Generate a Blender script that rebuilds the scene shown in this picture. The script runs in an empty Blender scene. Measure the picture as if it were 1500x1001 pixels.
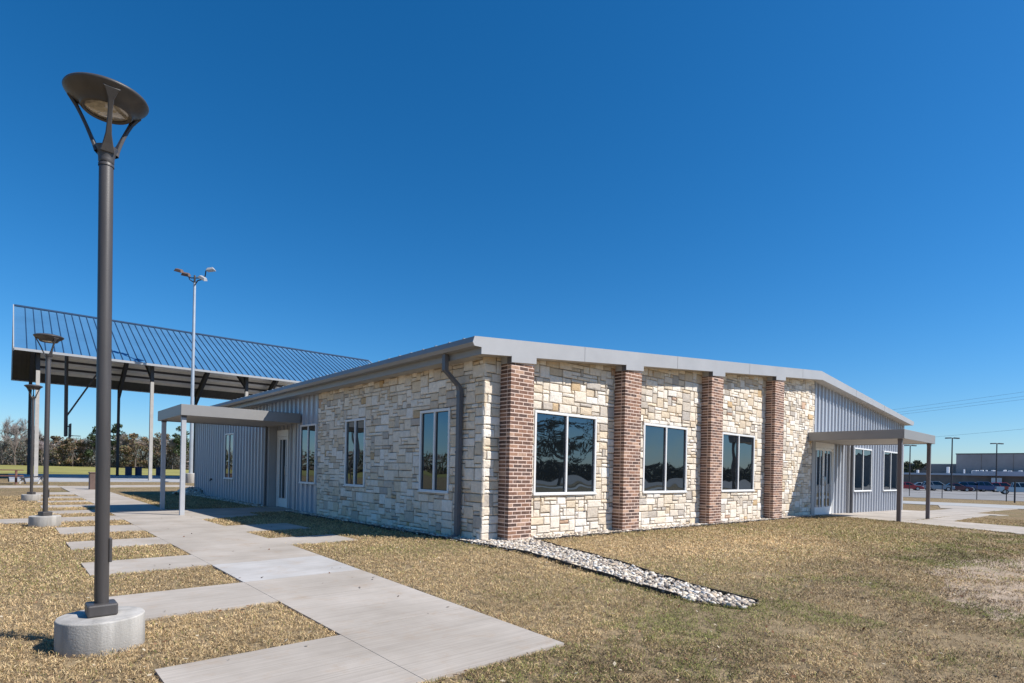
import bpy, math, random
import numpy as np
from mathutils import Matrix, Vector

S = bpy.context.scene
COL = S.collection
random.seed(7)
RNG = np.random.default_rng(7)

# ------------------------------------------------------------------ camera
CX, CY, CZ = -6.072, -7.582, 1.21
YAW, ROLL = math.radians(48.376), math.radians(1.177)
FPX, SHY = 834.375, 188.89
fw = Vector((math.cos(YAW), math.sin(YAW), 0))
rt = Vector((math.sin(YAW), -math.cos(YAW), 0))
up = Vector((0, 0, 1))
r2 = math.cos(ROLL) * rt + math.sin(ROLL) * up
u2 = -math.sin(ROLL) * rt + math.cos(ROLL) * up
cd = bpy.data.cameras.new('camera')
cam = bpy.data.objects.new('camera', cd)
COL.objects.link(cam)
cd.sensor_fit = 'HORIZONTAL'
cd.sensor_width = 36
cd.lens = FPX / 1500 * 36
cd.shift_y = SHY / 1500
cd.clip_start = 0.05
cd.clip_end = 3000
m = Matrix((r2, u2, -fw)).transposed().to_4x4()
m.translation = (CX, CY, CZ)
cam.matrix_world = m
S.camera = cam

# ------------------------------------------------------------------ light
SUNV = Vector((0.726, -1.0, 1.31)).normalized()
SUN_EL = math.asin(SUNV.z)
SUN_AZ = math.atan2(SUNV.x, SUNV.y)
w = bpy.data.worlds.new('World')
S.world = w
w.use_nodes = True
nt = w.node_tree
nt.nodes.clear()
sky = nt.nodes.new('ShaderNodeTexSky')
sky.sky_type = 'NISHITA'
sky.sun_disc = False
sky.sun_elevation = SUN_EL
sky.sun_rotation = SUN_AZ
sky.altitude = 0
sky.air_density = 1.0
sky.dust_density = 0.3
sky.ozone_density = 10.0
bg = nt.nodes.new('ShaderNodeBackground')
bg.inputs[1].default_value = 0.091
wo = nt.nodes.new('ShaderNodeOutputWorld')
hs = nt.nodes.new('ShaderNodeHueSaturation')      # deep polarised blue of the photograph's sky
hs.inputs['Hue'].default_value = .496
hs.inputs['Saturation'].default_value = 1.20
nt.links.new(sky.outputs[0], hs.inputs['Color'])
nt.links.new(hs.outputs[0], bg.inputs[0])
nt.links.new(bg.outputs[0], wo.inputs[0])
sd = bpy.data.lights.new('sun', 'SUN')
sd.energy = 4.4
sd.angle = math.radians(0.53)
sd.color = (1.0, 0.95, 0.88)
so = bpy.data.objects.new('sun', sd)
COL.objects.link(so)
so.rotation_euler = SUNV.to_track_quat('Z', 'Y').to_euler()
so.location = (20, -30, 40)
vs = S.view_settings
vs.view_transform = 'Standard'
vs.look = 'None'
vs.gamma = 1
vs.use_curve_mapping = False
vs.exposure = 0.55

# ------------------------------------------------------------------ helpers
def tag(o, label=None, cat=None, group=None, kind=None):
    if label: o['label'] = label
    if cat: o['category'] = cat
    if group: o['group'] = group
    if kind: o['kind'] = kind
    return o

def thing(name, label, cat, loc=(0, 0, 0), group=None, rz=0):
    o = bpy.data.objects.new(name, None)
    COL.objects.link(o)
    o.location = loc
    o.rotation_euler = (0, 0, rz)
    return tag(o, label, cat, group)

def copy_tree(o, parent=None):
    c = o.copy()
    COL.objects.link(c)
    if parent is not None: c.parent = parent
    for ch in list(o.children): copy_tree(ch, c)
    return c

class MB:
    """collects faces, builds one mesh object"""
    def __init__(s, off=(0, 0, 0)):
        s.v = []; s.f = []; s.c = []; s.off = off; s.col = None
    def verts(s, pts):
        b = len(s.v)
        ox, oy, oz = s.off
        for p in pts:
            s.v.append((p[0] - ox, p[1] - oy, p[2] - oz))
            s.c.append(s.col or (1, 1, 1))
        return b
    def poly(s, pts):
        b = s.verts(pts); s.f.append(tuple(range(b, b + len(pts))))
    def hexa(s, p):
        """8 points: bottom 4 (ccw), top 4"""
        b = s.verts(p)
        for q in ((3, 2, 1, 0), (4, 5, 6, 7), (0, 1, 5, 4), (1, 2, 6, 5), (2, 3, 7, 6), (3, 0, 4, 7)):
            s.f.append(tuple(b + i for i in q))
    def box(s, x0, x1, y0, y1, z0, z1):
        s.hexa([(x0, y0, z0), (x1, y0, z0), (x1, y1, z0), (x0, y1, z0),
                (x0, y0, z1), (x1, y0, z1), (x1, y1, z1), (x0, y1, z1)])
    def prism(s, poly, d):
        """polygon (list of 3d pts) extruded along d"""
        n = len(poly)
        b = s.verts(list(poly) + [(p[0] + d[0], p[1] + d[1], p[2] + d[2]) for p in poly])
        s.f.append(tuple(b + i for i in range(n))[::-1])
        s.f.append(tuple(b + n + i for i in range(n)))
        for i in range(n):
            j = (i + 1) % n
            s.f.append((b + i, b + j, b + n + j, b + n + i))
    def tube(s, pts, rad, n=10, cap=True):
        """swept tube through points; rad float or list"""
        pts = [Vector(p) for p in pts]
        if not isinstance(rad, (list, tuple)): rad = [rad] * len(pts)
        prev = None; rings = []
        for i, p in enumerate(pts):
            if i == 0: d = pts[1] - pts[0]
            elif i == len(pts) - 1: d = pts[-1] - pts[-2]
            else: d = (pts[i + 1] - p).normalized() + (p - pts[i - 1]).normalized()
            d.normalize()
            if prev is None:
                a = d.orthogonal().normalized()
            else:
                a = (prev - d * prev.dot(d)).normalized()
            prev = a
            b_ = d.cross(a)
            rings.append(s.verts([p + rad[i] * (math.cos(t) * a + math.sin(t) * b_) for t in [2 * math.pi * k / n for k in range(n)]]))
        for q in range(len(rings) - 1):
            A, B = rings[q], rings[q + 1]
            for k in range(n):
                l = (k + 1) % n
                s.f.append((A + k, A + l, B + l, B + k))
        if cap:
            s.f.append(tuple(rings[0] + k for k in range(n))[::-1])
            s.f.append(tuple(rings[-1] + k for k in range(n)))
    def lathe(s, prof, c=(0, 0, 0), n=32):
        rings = []
        for (r, z) in prof:
            rings.append(s.verts([(c[0] + max(r, 1e-4) * math.cos(2 * math.pi * k / n), c[1] + max(r, 1e-4) * math.sin(2 * math.pi * k / n), c[2] + z) for k in range(n)]))
        for q in range(len(rings) - 1):
            A, B = rings[q], rings[q + 1]
            for k in range(n):
                l = (k + 1) % n
                s.f.append((A + k, A + l, B + l, B + k))
    def build(s, name, mat, parent=None, smooth=False, bevel=0, seg=2):
        me = bpy.data.meshes.new(name)
        me.from_pydata(s.v, [], s.f)
        if s.col is not None or any(c != (1, 1, 1) for c in s.c[:1]):
            a = me.color_attributes.new('col', 'FLOAT_COLOR', 'POINT')
            arr = np.ones((len(s.v), 4), np.float32); arr[:, :3] = np.array(s.c, np.float32)
            a.data.foreach_set('color', arr.ravel())
        me.materials.append(mat)
        me.update()
        if smooth:
            me.polygons.foreach_set('use_smooth', [True] * len(me.polygons))
        o = bpy.data.objects.new(name, me)
        COL.objects.link(o)
        if parent is not None: o.parent = parent
        if bevel:
            b = o.modifiers.new('bevel', 'BEVEL'); b.width = bevel; b.segments = seg; b.limit_method = 'ANGLE'; b.angle_limit = math.radians(35)
        if smooth:
            try:
                e = o.modifiers.new('wn', 'WEIGHTED_NORMAL'); e.keep_sharp = True
            except Exception: pass
        return o

def np_mesh(name, V, F, mat, col=None, parent=None):
    """V (n,3), F (m,k) all same k"""
    me = bpy.data.meshes.new(name)
    n, (mf, k) = len(V), F.shape
    me.vertices.add(n); me.vertices.foreach_set('co', V.astype(np.float32).ravel())
    me.loops.add(mf * k); me.loops.foreach_set('vertex_index', F.astype(np.int32).ravel())
    me.polygons.add(mf)
    me.polygons.foreach_set('loop_start', np.arange(0, mf * k, k, dtype=np.int32))
    if col is not None:
        a = me.color_attributes.new('col', 'FLOAT_COLOR', 'POINT')
        arr = np.ones((n, 4), np.float32); arr[:, :3] = col
        a.data.foreach_set('color', arr.ravel())
    me.materials.append(mat)
    me.update(calc_edges=True)
    me.validate()
    o = bpy.data.objects.new(name, me)
    COL.objects.link(o)
    if parent is not None: o.parent = parent
    return o

# value noise in numpy
def vnoise(x, y, seed=0):
    x = np.asarray(x, float); y = np.asarray(y, float)
    xi = np.floor(x); yi = np.floor(y); fx = x - xi; fy = y - yi
    def h(a, b):
        t = np.sin(a * 127.1 + b * 311.7 + seed * 74.7) * 43758.5453
        return t - np.floor(t)
    fx = fx * fx * (3 - 2 * fx); fy = fy * fy * (3 - 2 * fy)
    return (h(xi, yi) * (1 - fx) + h(xi + 1, yi) * fx) * (1 - fy) + (h(xi, yi + 1) * (1 - fx) + h(xi + 1, yi + 1) * fx) * fy
def fbm(x, y, seed=0, o=4):
    t = 0; a = .5; s = 0
    for i in range(o):
        t = t + a * vnoise(np.asarray(x) * 2 ** i, np.asarray(y) * 2 ** i, seed + i); s += a; a *= .55
    return t / s

def gz(x, y):
    """lie of the land: falls gently away from the building corner"""
    return -.005 * np.clip(np.asarray(x, float) - 1, 0, 11) - .013 * np.clip(np.asarray(x, float) - 12, 0, 61) - .006 * np.clip(np.asarray(y, float), 0, 10)

def in_poly(x, y, P):
    inside = np.zeros(np.shape(x), bool)
    n = len(P)
    for i in range(n):
        x0, y0 = P[i]; x1, y1 = P[(i + 1) % n]
        if y0 == y1: continue
        c = ((y0 > y) != (y1 > y)) & (x < (x1 - x0) * (y - y0) / (y1 - y0) + x0)
        inside ^= c
    return inside
def edge_dist(x, y, P):
    d = np.full(np.shape(x), 1e9)
    n = len(P)
    for i in range(n):
        x0, y0 = P[i]; x1, y1 = P[(i + 1) % n]
        dx, dy = x1 - x0, y1 - y0
        t = np.clip(((x - x0) * dx + (y - y0) * dy) / (dx * dx + dy * dy + 1e-12), 0, 1)
        d = np.minimum(d, np.hypot(x - x0 - t * dx, y - y0 - t * dy))
    return d

# ------------------------------------------------------------------ materials
def newmat(name):
    mt = bpy.data.materials.new(name); mt.use_nodes = True
    t = mt.node_tree
    return mt, t, t.nodes['Principled BSDF'], t.nodes, t.links

def pmat(name, col, rough=.6, metal=0., var=.12, scale=6., bump=.0, bscale=60., attr=False, spec=.5, streak=False, coat=0, detail=6, dist=.01):
    """principled material, colour broken up by two noises, optional bump"""
    mt, t, P, N, L = newmat(name)
    tc = N.new('ShaderNodeTexCoord')
    mp = N.new('ShaderNodeMapping'); L.new(tc.outputs['Object'], mp.inputs[0])
    if streak: mp.inputs['Scale'].default_value = (1, 1, .12)
    n1 = N.new('ShaderNodeTexNoise'); n1.inputs['Scale'].default_value = scale; n1.inputs['Detail'].default_value = detail
    n1.inputs['Roughness'].default_value = .65
    L.new(mp.outputs[0], n1.inputs['Vector'])
    mr = N.new('ShaderNodeMapRange'); mr.inputs[1].default_value = .3; mr.inputs[2].default_value = .7
    mr.inputs[3].default_value = 1 - var; mr.inputs[4].default_value = 1 + var
    L.new(n1.outputs['Fac'], mr.inputs[0])
    mx = N.new('ShaderNodeVectorMath'); mx.operation = 'SCALE'
    L.new(mr.outputs[0], mx.inputs['Scale'])
    if attr:
        a = N.new('ShaderNodeVertexColor'); a.layer_name = 'col'
        L.new(a.outputs['Color'], mx.inputs[0])
    else:
        mx.inputs[0].default_value = col
    L.new(mx.outputs[0], P.inputs['Base Color'])
    P.inputs['Roughness'].default_value = rough
    P.inputs['Metallic'].default_value = metal
    P.inputs['Specular IOR Level'].default_value = spec
    P.inputs['Coat Weight'].default_value = coat
    if bump:
        n2 = N.new('ShaderNodeTexNoise'); n2.inputs['Scale'].default_value = bscale; n2.inputs['Detail'].default_value = 5
        L.new(tc.outputs['Object'], n2.inputs['Vector'])
        b = N.new('ShaderNodeBump'); b.inputs['Strength'].default_value = bump; b.inputs['Distance'].default_value = dist
        L.new(n2.outputs['Fac'], b.inputs['Height']); L.new(b.outputs[0], P.inputs['Normal'])
    return mt

M = {}
M['bronze'] = pmat('dark_bronze_paint', (.060, .054, .052), .45, 0, .22, 9, .08, 260, streak=True)
M['lens'] = pmat('lamp_lens', (.30, .265, .215), .08, 0, .45, 14, coat=.8)
M['concrete'] = pmat('footing_concrete', (.38, .36, .33), .85, 0, .34, 7, .3, 90, streak=True)
M['stone'] = pmat('limestone', (1, 1, 1), .85, 0, .14, 14, .75, 26, attr=True, spec=.3, dist=.016)
M['mortar'] = pmat('mortar', (.19, .162, .13), .95, 0, .15, 8, .4, 80)
M['brick'] = pmat('brick', (1, 1, 1), .9, 0, .25, 26, .6, 60, attr=True, spec=.25)
def brick_mat():
    mt = pmat('brick', (1, 1, 1), .9, 0, .25, 26, .6, 60, attr=True, spec=.25)
    t = mt.node_tree; N = t.nodes; L = t.links; P = N['Principled BSDF']
    src = P.inputs['Base Color'].links[0].from_socket
    tc = N.new('ShaderNodeTexCoord')
    n = N.new('ShaderNodeTexNoise'); n.inputs['Scale'].default_value = 15; n.inputs['Detail'].default_value = 5; n.inputs['Roughness'].default_value = .7
    L.new(tc.outputs['Object'], n.inputs['Vector'])
    mr = N.new('ShaderNodeMapRange'); mr.inputs[1].default_value = .53; mr.inputs[2].default_value = .70; mr.inputs[3].default_value = 0; mr.inputs[4].default_value = .6
    L.new(n.outputs['Fac'], mr.inputs[0])
    m = N.new('ShaderNodeMix'); m.data_type = 'RGBA'
    L.new(mr.outputs[0], m.inputs[0]); L.new(src, m.inputs[6]); m.inputs[7].default_value = (.40, .255, .19, 1)
    L.new(m.outputs[2], P.inputs['Base Color'])
    return mt
M['brick'] = brick_mat()
M['brick_mortar'] = pmat('brick_mortar', (.78, .60, .50), .95, 0, .15, 12, .4, 90)
M['siding'] = pmat('galvanised_siding', (.46, .48, .52), .42, .30, .06, 1.2, 0, streak=True)
M['trim'] = pmat('grey_metal_trim', (.37, .37, .375), .5, .0, .06, 1.5, .02, 3)
M['canopy'] = pmat('canopy_metal', (.27, .262, .252), .5, .1, .06, 1.2, .02, 3)
M['soffit'] = pmat('soffit_panel', (.42, .39, .35), .6, 0, .08, 2)
M['downspout'] = pmat('downspout_metal', (.125, .125, .135), .5, .1, .06, 2)
M['post'] = pmat('canopy_post_paint', (.115, .098, .102), .5, 0, .08, 3)
M['postleft'] = pmat('grey_post_paint', (.40, .41, .43), .5, 0, .08, 3)
M['white'] = pmat('white_window_frame', (.74, .74, .73), .45, 0, .04, 5)
M['dark'] = pmat('dark_gasket', (.02, .02, .022), .5, 0, .1, 5)
M['handle'] = pmat('steel_handle', (.55, .55, .55), .3, 1., .05, 10)
M['mroof'] = pmat('metal_roof', (.33, .35, .37), .4, .3, .06, .8)
M['blueroof'] = pmat('blue_standing_seam', (.068, .20, .37), .42, .15, .10, .35, 0)
M['blueseam'] = pmat('blue_seam', (.018, .055, .12), .5, .1, .1, 2)
M['whitetrim'] = pmat('pale_roof_trim', (.36, .37, .38), .5, 0, .06, 3)
M['steel'] = pmat('dark_primed_steel', (.045, .042, .045), .6, 0, .15, 4)
M['colpaint'] = pmat('pale_column_paint', (.40, .375, .34), .6, 0, .12, 3)
M['purlin'] = pmat('galvanised_purlin', (.72, .69, .64), .5, .0, .1, 1)
M['deck'] = pmat('roof_underside', (.075, .065, .06), .7, 0, .15, 2)
M['slab'] = pmat('shed_slab', (.35, .36, .38), .8, 0, .1, .5)
M['polewhite'] = pmat('galvanised_pole', (.50, .53, .56), .4, .5, .1, 3)
M['bin'] = pmat('blue_drum_paint', (.012, .022, .075), .45, 0, .15, 5)
M['wood'] = pmat('red_brown_timber', (.16, .075, .055), .8, 0, .25, 7, .3, 40)
M['rust'] = pmat('brown_metal', (.13, .085, .07), .7, 0, .2, 6)
M['rock'] = pmat('river_rock', (1, 1, 1), .85, 0, .18, 30, .4, 60, attr=True, spec=.3)
M['edging'] = pmat('black_edging', (.02, .018, .017), .7, 0, .2, 9)
M['soil'] = pmat('dark_soil', (.05, .036, .025), .95, 0, .35, 20, .8, 40)
M['dirt'] = pmat('sandy_dirt', (.36, .275, .195), .95, 0, .30, 5, .9, 22, dist=.03)
M['asphalt'] = pmat('faded_asphalt', (.215, .21, .205), .9, 0, .18, .25, .3, 40)
M['road'] = pmat('concrete_road', (.36, .355, .34), .85, 0, .14, .4, .2, 30)
M['tilt'] = pmat('tilt_wall', (.30, .265, .25), .85, 0, .14, .35, 0)
M['lowwall'] = pmat('brown_block', (.21, .165, .14), .9, 0, .2, .6)
M['flatroof'] = pmat('pale_roof', (.45, .46, .50), .7, 0, .1, .3)
M['unit'] = pmat('white_unit', (.75, .75, .75), .5, 0, .1, 1)
M['fencepost'] = pmat('dark_fence_post', (.035, .033, .035), .6, 0, .1, 4)
M['wire'] = pmat('cable', (.16, .19, .22), .6, 0, .1, 4)
M['tyre'] = pmat('tyre_rubber', (.02, .02, .02), .8, 0, .1, 9)
M['rim'] = pmat('alloy_rim', (.5, .5, .52), .35, .7, .1, 9)
M['carglass'] = pmat('car_glass', (.012, .015, .018), .06, 0, .1, 3, spec=.9)
M['headlight'] = pmat('headlight_lens', (.75, .76, .78), .15, 0, .05, 9)
M['taillight'] = pmat('taillight_lens', (.30, .02, .02), .25, 0, .05, 9)
M['bark'] = pmat('bark', (.13, .105, .09), .95, 0, .25, 6, .6, 30)
M['twig'] = pmat('twigs', (1, 1, 1), .95, 0, .2, 1, attr=True, spec=.2)
M['leaf'] = pmat('leaves', (1, 1, 1), .75, 0, .2, 1, attr=True, spec=.25)

def glass_mat():    # reflective tinted panes
    mt, t, P, N, L = newmat('tinted_window_glass')
    tc = N.new('ShaderNodeTexCoord')
    P.inputs['Base Color'].default_value = (.006, .008, .010, 1)
    P.inputs['Roughness'].default_value = .015
    P.inputs['IOR'].default_value = 2.25
    P.inputs['Specular Tint'].default_value = (.66, .84, 1.0, 1)
    n = N.new('ShaderNodeTexNoise'); n.inputs['Scale'].default_value = 1.3; n.inputs['Detail'].default_value = 1
    L.new(tc.outputs['Object'], n.inputs['Vector'])
    b = N.new('ShaderNodeBump'); b.inputs['Strength'].default_value = .15; b.inputs['Distance'].default_value = .04
    L.new(n.outputs['Fac'], b.inputs['Height']); L.new(b.outputs[0], P.inputs['Normal'])
    return mt
M['glass'] = glass_mat()

def paving_mat(name, base, warm=True):
    mt, t, P, N, L = newmat(name)
    tc = N.new('ShaderNodeTexCoord')
    big = N.new('ShaderNodeTexNoise'); big.inputs['Scale'].default_value = .9; big.inputs['Detail'].default_value = 7; big.inputs['Roughness'].default_value = .6
    L.new(tc.outputs['Object'], big.inputs['Vector'])
    cr = N.new('ShaderNodeValToRGB')
    e = cr.color_ramp.elements
    e[0].position = .3; e[1].position = .72
    e[0].color = (base[0] * .74, base[1] * .71, base[2] * .68, 1); e[1].color = (base[0] * 1.10, base[1] * 1.08, base[2] * 1.08, 1)
    L.new(big.outputs['Fac'], cr.inputs[0])
    # broom finish: fine lines across the walk
    mp = N.new('ShaderNodeMapping'); mp.inputs['Scale'].default_value = (1.2, 55, 1); mp.inputs['Rotation'].default_value = (0, 0, .12)
    L.new(tc.outputs['Object'], mp.inputs[0])
    st = N.new('ShaderNodeTexNoise'); st.inputs['Scale'].default_value = 1.0; st.inputs['Detail'].default_value = 3
    L.new(mp.outputs[0], st.inputs['Vector'])
    fine = N.new('ShaderNodeTexNoise'); fine.inputs['Scale'].default_value = 130; fine.inputs['Detail'].default_value = 3
    L.new(tc.outputs['Object'], fine.inputs['Vector'])
    # rusty / leaf tannin stains
    sp = N.new('ShaderNodeTexNoise'); sp.inputs['Scale'].default_value = 2.6; sp.inputs['Detail'].default_value = 8; sp.inputs['Roughness'].default_value = .75
    L.new(tc.outputs['Object'], sp.inputs['Vector'])
    sm = N.new('ShaderNodeMapRange'); sm.inputs[1].default_value = .53; sm.inputs[2].default_value = .75; sm.inputs[3].default_value = 0; sm.inputs[4].default_value = .6
    L.new(sp.outputs['Fac'], sm.inputs[0])
    m1 = N.new('ShaderNodeMix'); m1.data_type = 'RGBA'; m1.blend_type = 'MULTIPLY'; m1.inputs[0].default_value = 1
    mr = N.new('ShaderNodeMapRange'); mr.inputs[1].default_value = .3; mr.inputs[2].default_value = .7; mr.inputs[3].default_value = .86; mr.inputs[4].default_value = 1.1
    L.new(st.outputs['Fac'], mr.inputs[0])
    cmb = N.new('ShaderNodeCombineColor'); [L.new(mr.outputs[0], cmb.inputs[i]) for i in range(3)]
    L.new(cr.outputs[0], m1.inputs[6]); L.new(cmb.outputs[0], m1.inputs[7])
    m2 = N.new('ShaderNodeMix'); m2.data_type = 'RGBA'
    L.new(sm.outputs[0], m2.inputs[0]); L.new(m1.outputs[2], m2.inputs[6]); m2.inputs[7].default_value = (base[0] * .78, base[1] * .60, base[2] * .44, 1)
    L.new(m2.outputs[2], P.inputs['Base Color'])
    P.inputs['Roughness'].default_value = .85; P.inputs['Specular IOR Level'].default_value = .3
    ad = N.new('ShaderNodeMath'); ad.operation = 'ADD'; L.new(st.outputs['Fac'], ad.inputs[0]); L.new(fine.outputs['Fac'], ad.inputs[1])
    b = N.new('ShaderNodeBump'); b.inputs['Strength'].default_value = .25; b.inputs['Distance'].default_value = .004
    L.new(ad.outputs[0], b.inputs['Height']); L.new(b.outputs[0], P.inputs['Normal'])
    return mt
M['walk'] = paving_mat('walk_concrete', (.44, .402, .352))
M['newwalk'] = paving_mat('pale_new_concrete', (.48, .472, .455))

def ground_mat():
    """dormant lawn seen from afar: tan thatch with dark gaps and green tinges"""
    mt, t, P, N, L = newmat('dormant_lawn')
    tc = N.new('ShaderNodeTexCoord')
    def noise(sc, det=4, r=.6):
        n = N.new('ShaderNodeTexNoise'); n.inputs['Scale'].default_value = sc; n.inputs['Detail'].default_value = det; n.inputs['Roughness'].default_value = r
        L.new(tc.outputs['Object'], n.inputs['Vector']); return n
    a = noise(.35, 5); b = noise(9, 6, .7); c = noise(60, 4, .7); d = noise(.12, 4)
    r1 = N.new('ShaderNodeValToRGB'); e = r1.color_ramp.elements
    e[0].position = .32; e[0].color = (.13, .095, .055, 1); e[1].position = .62; e[1].color = (.36, .275, .165, 1)
    L.new(b.outputs['Fac'], r1.inputs[0])
    r2_ = N.new('ShaderNodeValToRGB'); e = r2_.color_ramp.elements
    e[0].position = .38; e[0].color = (.45, .42, .38, 1); e[1].position = .6; e[1].color = (1.25, 1.22, 1.15, 1)
    L.new(c.outputs['Fac'], r2_.inputs[0])
    m1 = N.new('ShaderNodeMix'); m1.data_type = 'RGBA'; m1.blend_type = 'MULTIPLY'; m1.inputs[0].default_value = 1
    L.new(r1.outputs[0], m1.inputs[6]); L.new(r2_.outputs[0], m1.inputs[7])
    mr = N.new('ShaderNodeMapRange'); mr.inputs[1].default_value = .5; mr.inputs[2].default_value = .72; mr.inputs[3].default_value = 0; mr.inputs[4].default_value = .6
    L.new(a.outputs['Fac'], mr.inputs[0])
    m2 = N.new('ShaderNodeMix'); m2.data_type = 'RGBA'
    L.new(mr.outputs[0], m2.inputs[0]); L.new(m1.outputs[2], m2.inputs[6]); m2.inputs[7].default_value = (.13, .135, .05, 1)
    L.new(m2.outputs[2], P.inputs['Base Color'])
    P.inputs['Roughness'].default_value = .95; P.inputs['Specular IOR Level'].default_value = .15
    bp = N.new('ShaderNodeBump'); bp.inputs['Strength'].default_value = .9; bp.inputs['Distance'].default_value = .03
    L.new(c.outputs['Fac'], bp.inputs['Height']); L.new(bp.outputs[0], P.inputs['Normal'])
    return mt
M['lawn'] = ground_mat()
M['field'] = pmat('green_gold_field', (.26, .24, .075), .95, 0, .35, .12, .6, 3, spec=.15)
M['blade'] = pmat('grass_blade', (1, 1, 1), .8, 0, .1, 3, attr=True, spec=.25)

# ------------------------------------------------------------------ ground
def grid_sheet(name, xs, ys, dz, mat, kind='structure', holes=None):
    b = MB()
    idx = {}
    for i, x in enumerate(xs):
        for j, y in enumerate(ys):
            idx[i, j] = b.verts([(x, y, float(gz(x, y)) + dz)])
    for i in range(len(xs) - 1):
        for j in range(len(ys) - 1):
            b.f.append((idx[i, j], idx[i + 1, j], idx[i + 1, j + 1], idx[i, j + 1]))
    o = b.build(name, mat)
    if kind: tag(o, kind=kind)
    return o
def span(a, b, brk=()):
    return [a] + [q for q in sorted(brk) if a < q < b] + [b]
XB = (1, 12, 73); YB = (0, 10)
GDZ = -.022
grid_sheet('ground', [-1500, -200, -30, 1, 12, 30, 73, 200, 1500], [-1500, -200, -30, 0, 10, 30, 200, 1500], GDZ, M['lawn'])

M['thatch'] = pmat('dark_thatch', (.25, .19, .115), .95, 0, .35, 9, .8, 45, spec=.1)
grid_sheet('thatch', [-10, 1, 12, 20], [-9, 0, 10, 14], GDZ + .0015, M['thatch'])

def slab_poly(name, P, dz, mat, th=.10, kind='structure', merge=None):
    """concrete slab with a real edge; polygon P in plan, convex pieces"""
    b = merge or MB()
    top = [(x, y, float(gz(x, y)) + dz) for x, y in P]
    bot = [(x, y, z - th) for x, y, z in top]
    n = len(P)
    v = b.verts(top + bot)
    b.f.append(tuple(v + i for i in range(n)))
    for i in range(n):
        j = (i + 1) % n
        b.f.append((v + i, v + n + i, v + n + j, v + j))
    if merge is None:
        return tag(b.build(name, mat), kind=kind)

def path_left(y): return -4.20 + .012 * y if y < 12 else -4.05
def path_right(y): return -2.84 + .055 * y if y < 1.3 else -2.76 + .002 * (y - 1.3)
PAVED = []      # polygons for the blade mask
wb = MB()
# main path, poured in bays with tooled joints (6 mm gaps)
strips = [(-4.84, -3.70), (-2.39, -1.35), (-.06, .97), (2.40, 3.42), (4.72, 6.08), (7.45, 8.76), (10.0, 11.1), (12.4, 13.45), (14.98, 15.8), (17.4, 18.6), (20.3, 22.2)]
ycuts = sorted(set([a for s_ in strips for a in (s_[0],)] + [-3.6, -1.36, 1.3, 24.8, 29.6]))
nb = MB()
for a, b_ in zip(ycuts[:-1], ycuts[1:]):
    e = .003
    P = [(path_left(a), a + e), (path_right(a), a + e), (path_right(b_), b_ - e), (path_left(b_), b_ - e)]
    if abs(a + 1.36) < .02:
        P = [(path_left(a), a + e), (path_right(a), a + e), (path_right(-.06), -.06 - e), (path_left(-.06), -.06 - e)]
        slab_poly('', P, 0.0, None, merge=nb)
    else:
        slab_poly('', P, 0.0, None, merge=wb)
    PAVED.append(P)
for k, (a, b_) in enumerate(strips):
    xl = -5.40 + .01 * k
    if k == 5: xl = -14
    P = [(xl, a), (path_left(a) - .001, a), (path_left(b_) - .001, b_), (xl, b_)]
    slab_poly('', P, -.002, None, merge=wb); PAVED.append(P)
rstrips = [(1.3, 2.3, -1.62), (3.55, 4.9, -1.5)]
for a, b_, xr in rstrips:
    P = [(path_right(a) + .006, a), (xr, a), (xr, b_), (path_right(b_) + .006, b_)]
    slab_poly('', P, -.002, None, merge=wb); PAVED.append(P)
for P in ([(-2.74, 6.75), (-1.25, 7.35), (-1.25, 10.4), (-2.74, 10.4)], [(-1.244, 8.35), (.30, 8.45), (.30, 10.4), (-1.244, 10.4)]):
    slab_poly('', P, -.002, None, merge=wb); PAVED.append(P)
for P in ([(-14, 24.8 + 2.9), (-4.06, 27.7), (-4.06, 30.4), (-14, 30.4)], [(-2.68, 27.6), (2.2, 28.3), (1.6, 31.2), (-2.68, 30.6)]):
    slab_poly('', P, -.002, None, merge=wb); PAVED.append(P)
tag(wb.build('walkway', M['walk']), kind='structure')
tag(nb.build('walkway_patch', M['newwalk']), kind='structure')

# plaza by the right-hand door, drive and road
pb = MB()
plaza = [[(14.3, .12), (14.85, -.75), (24.4, -.75), (24.4, .12)][::-1],
         [(14.75, -.755), (13.9, -2.6), (30.6, -2.35), (30.6, -.755)],
         [(30.61, -2.4), (37, -2.5), (37, 1.2), (30.61, -.2)],
         [(13.88, -2.61), (11.2, -7.2), (14.9, -7.2), (16.45, -3.4), (16.6, -2.65)],
         [(16.46, -3.35), (16.62, -2.65), (24.0, -2.5), (24.0, -3.15)],
         [(24.01, -3.4), (24.01, -2.5), (25.5, -2.48), (25.3, -3.6)]]
for i, P in enumerate(plaza):
    slab_poly('', P, .0 - .002 * (i % 2), None, merge=pb, th=.14); PAVED.append(P)
tag(pb.build('plaza', M['walk']), kind='structure')
grid_sheet('road', span(37, 46.5), [-120, -30, 0, 10, 60, 200], .004, M['road'])
PAVED.append([(37, -120), (46.5, -120), (46.5, 200), (37, 200)])
grid_sheet('parking_lot', span(69, 220, (73,)), [-150, -30, 0, 10, 150], .004, M['asphalt'])
grid_sheet('field', span(-260, 150, (1, 12, 73)), [62, 100, 210], .004, M['field'])
slab_poly('shed_slab', [(-5.9, 37.6), (24, 37.6), (24, 59.5), (-5.9, 59.5)], .08, M['slab'], th=.2)
PAVED.append([(-5.9, 37.6), (24, 37.6), (24, 59.5), (-5.9, 59.5)])
BUILD = [(0, 0), (24.6, 0), (24.6, 19.8), (0, 19.8)]
PAVED.append(BUILD)

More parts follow.
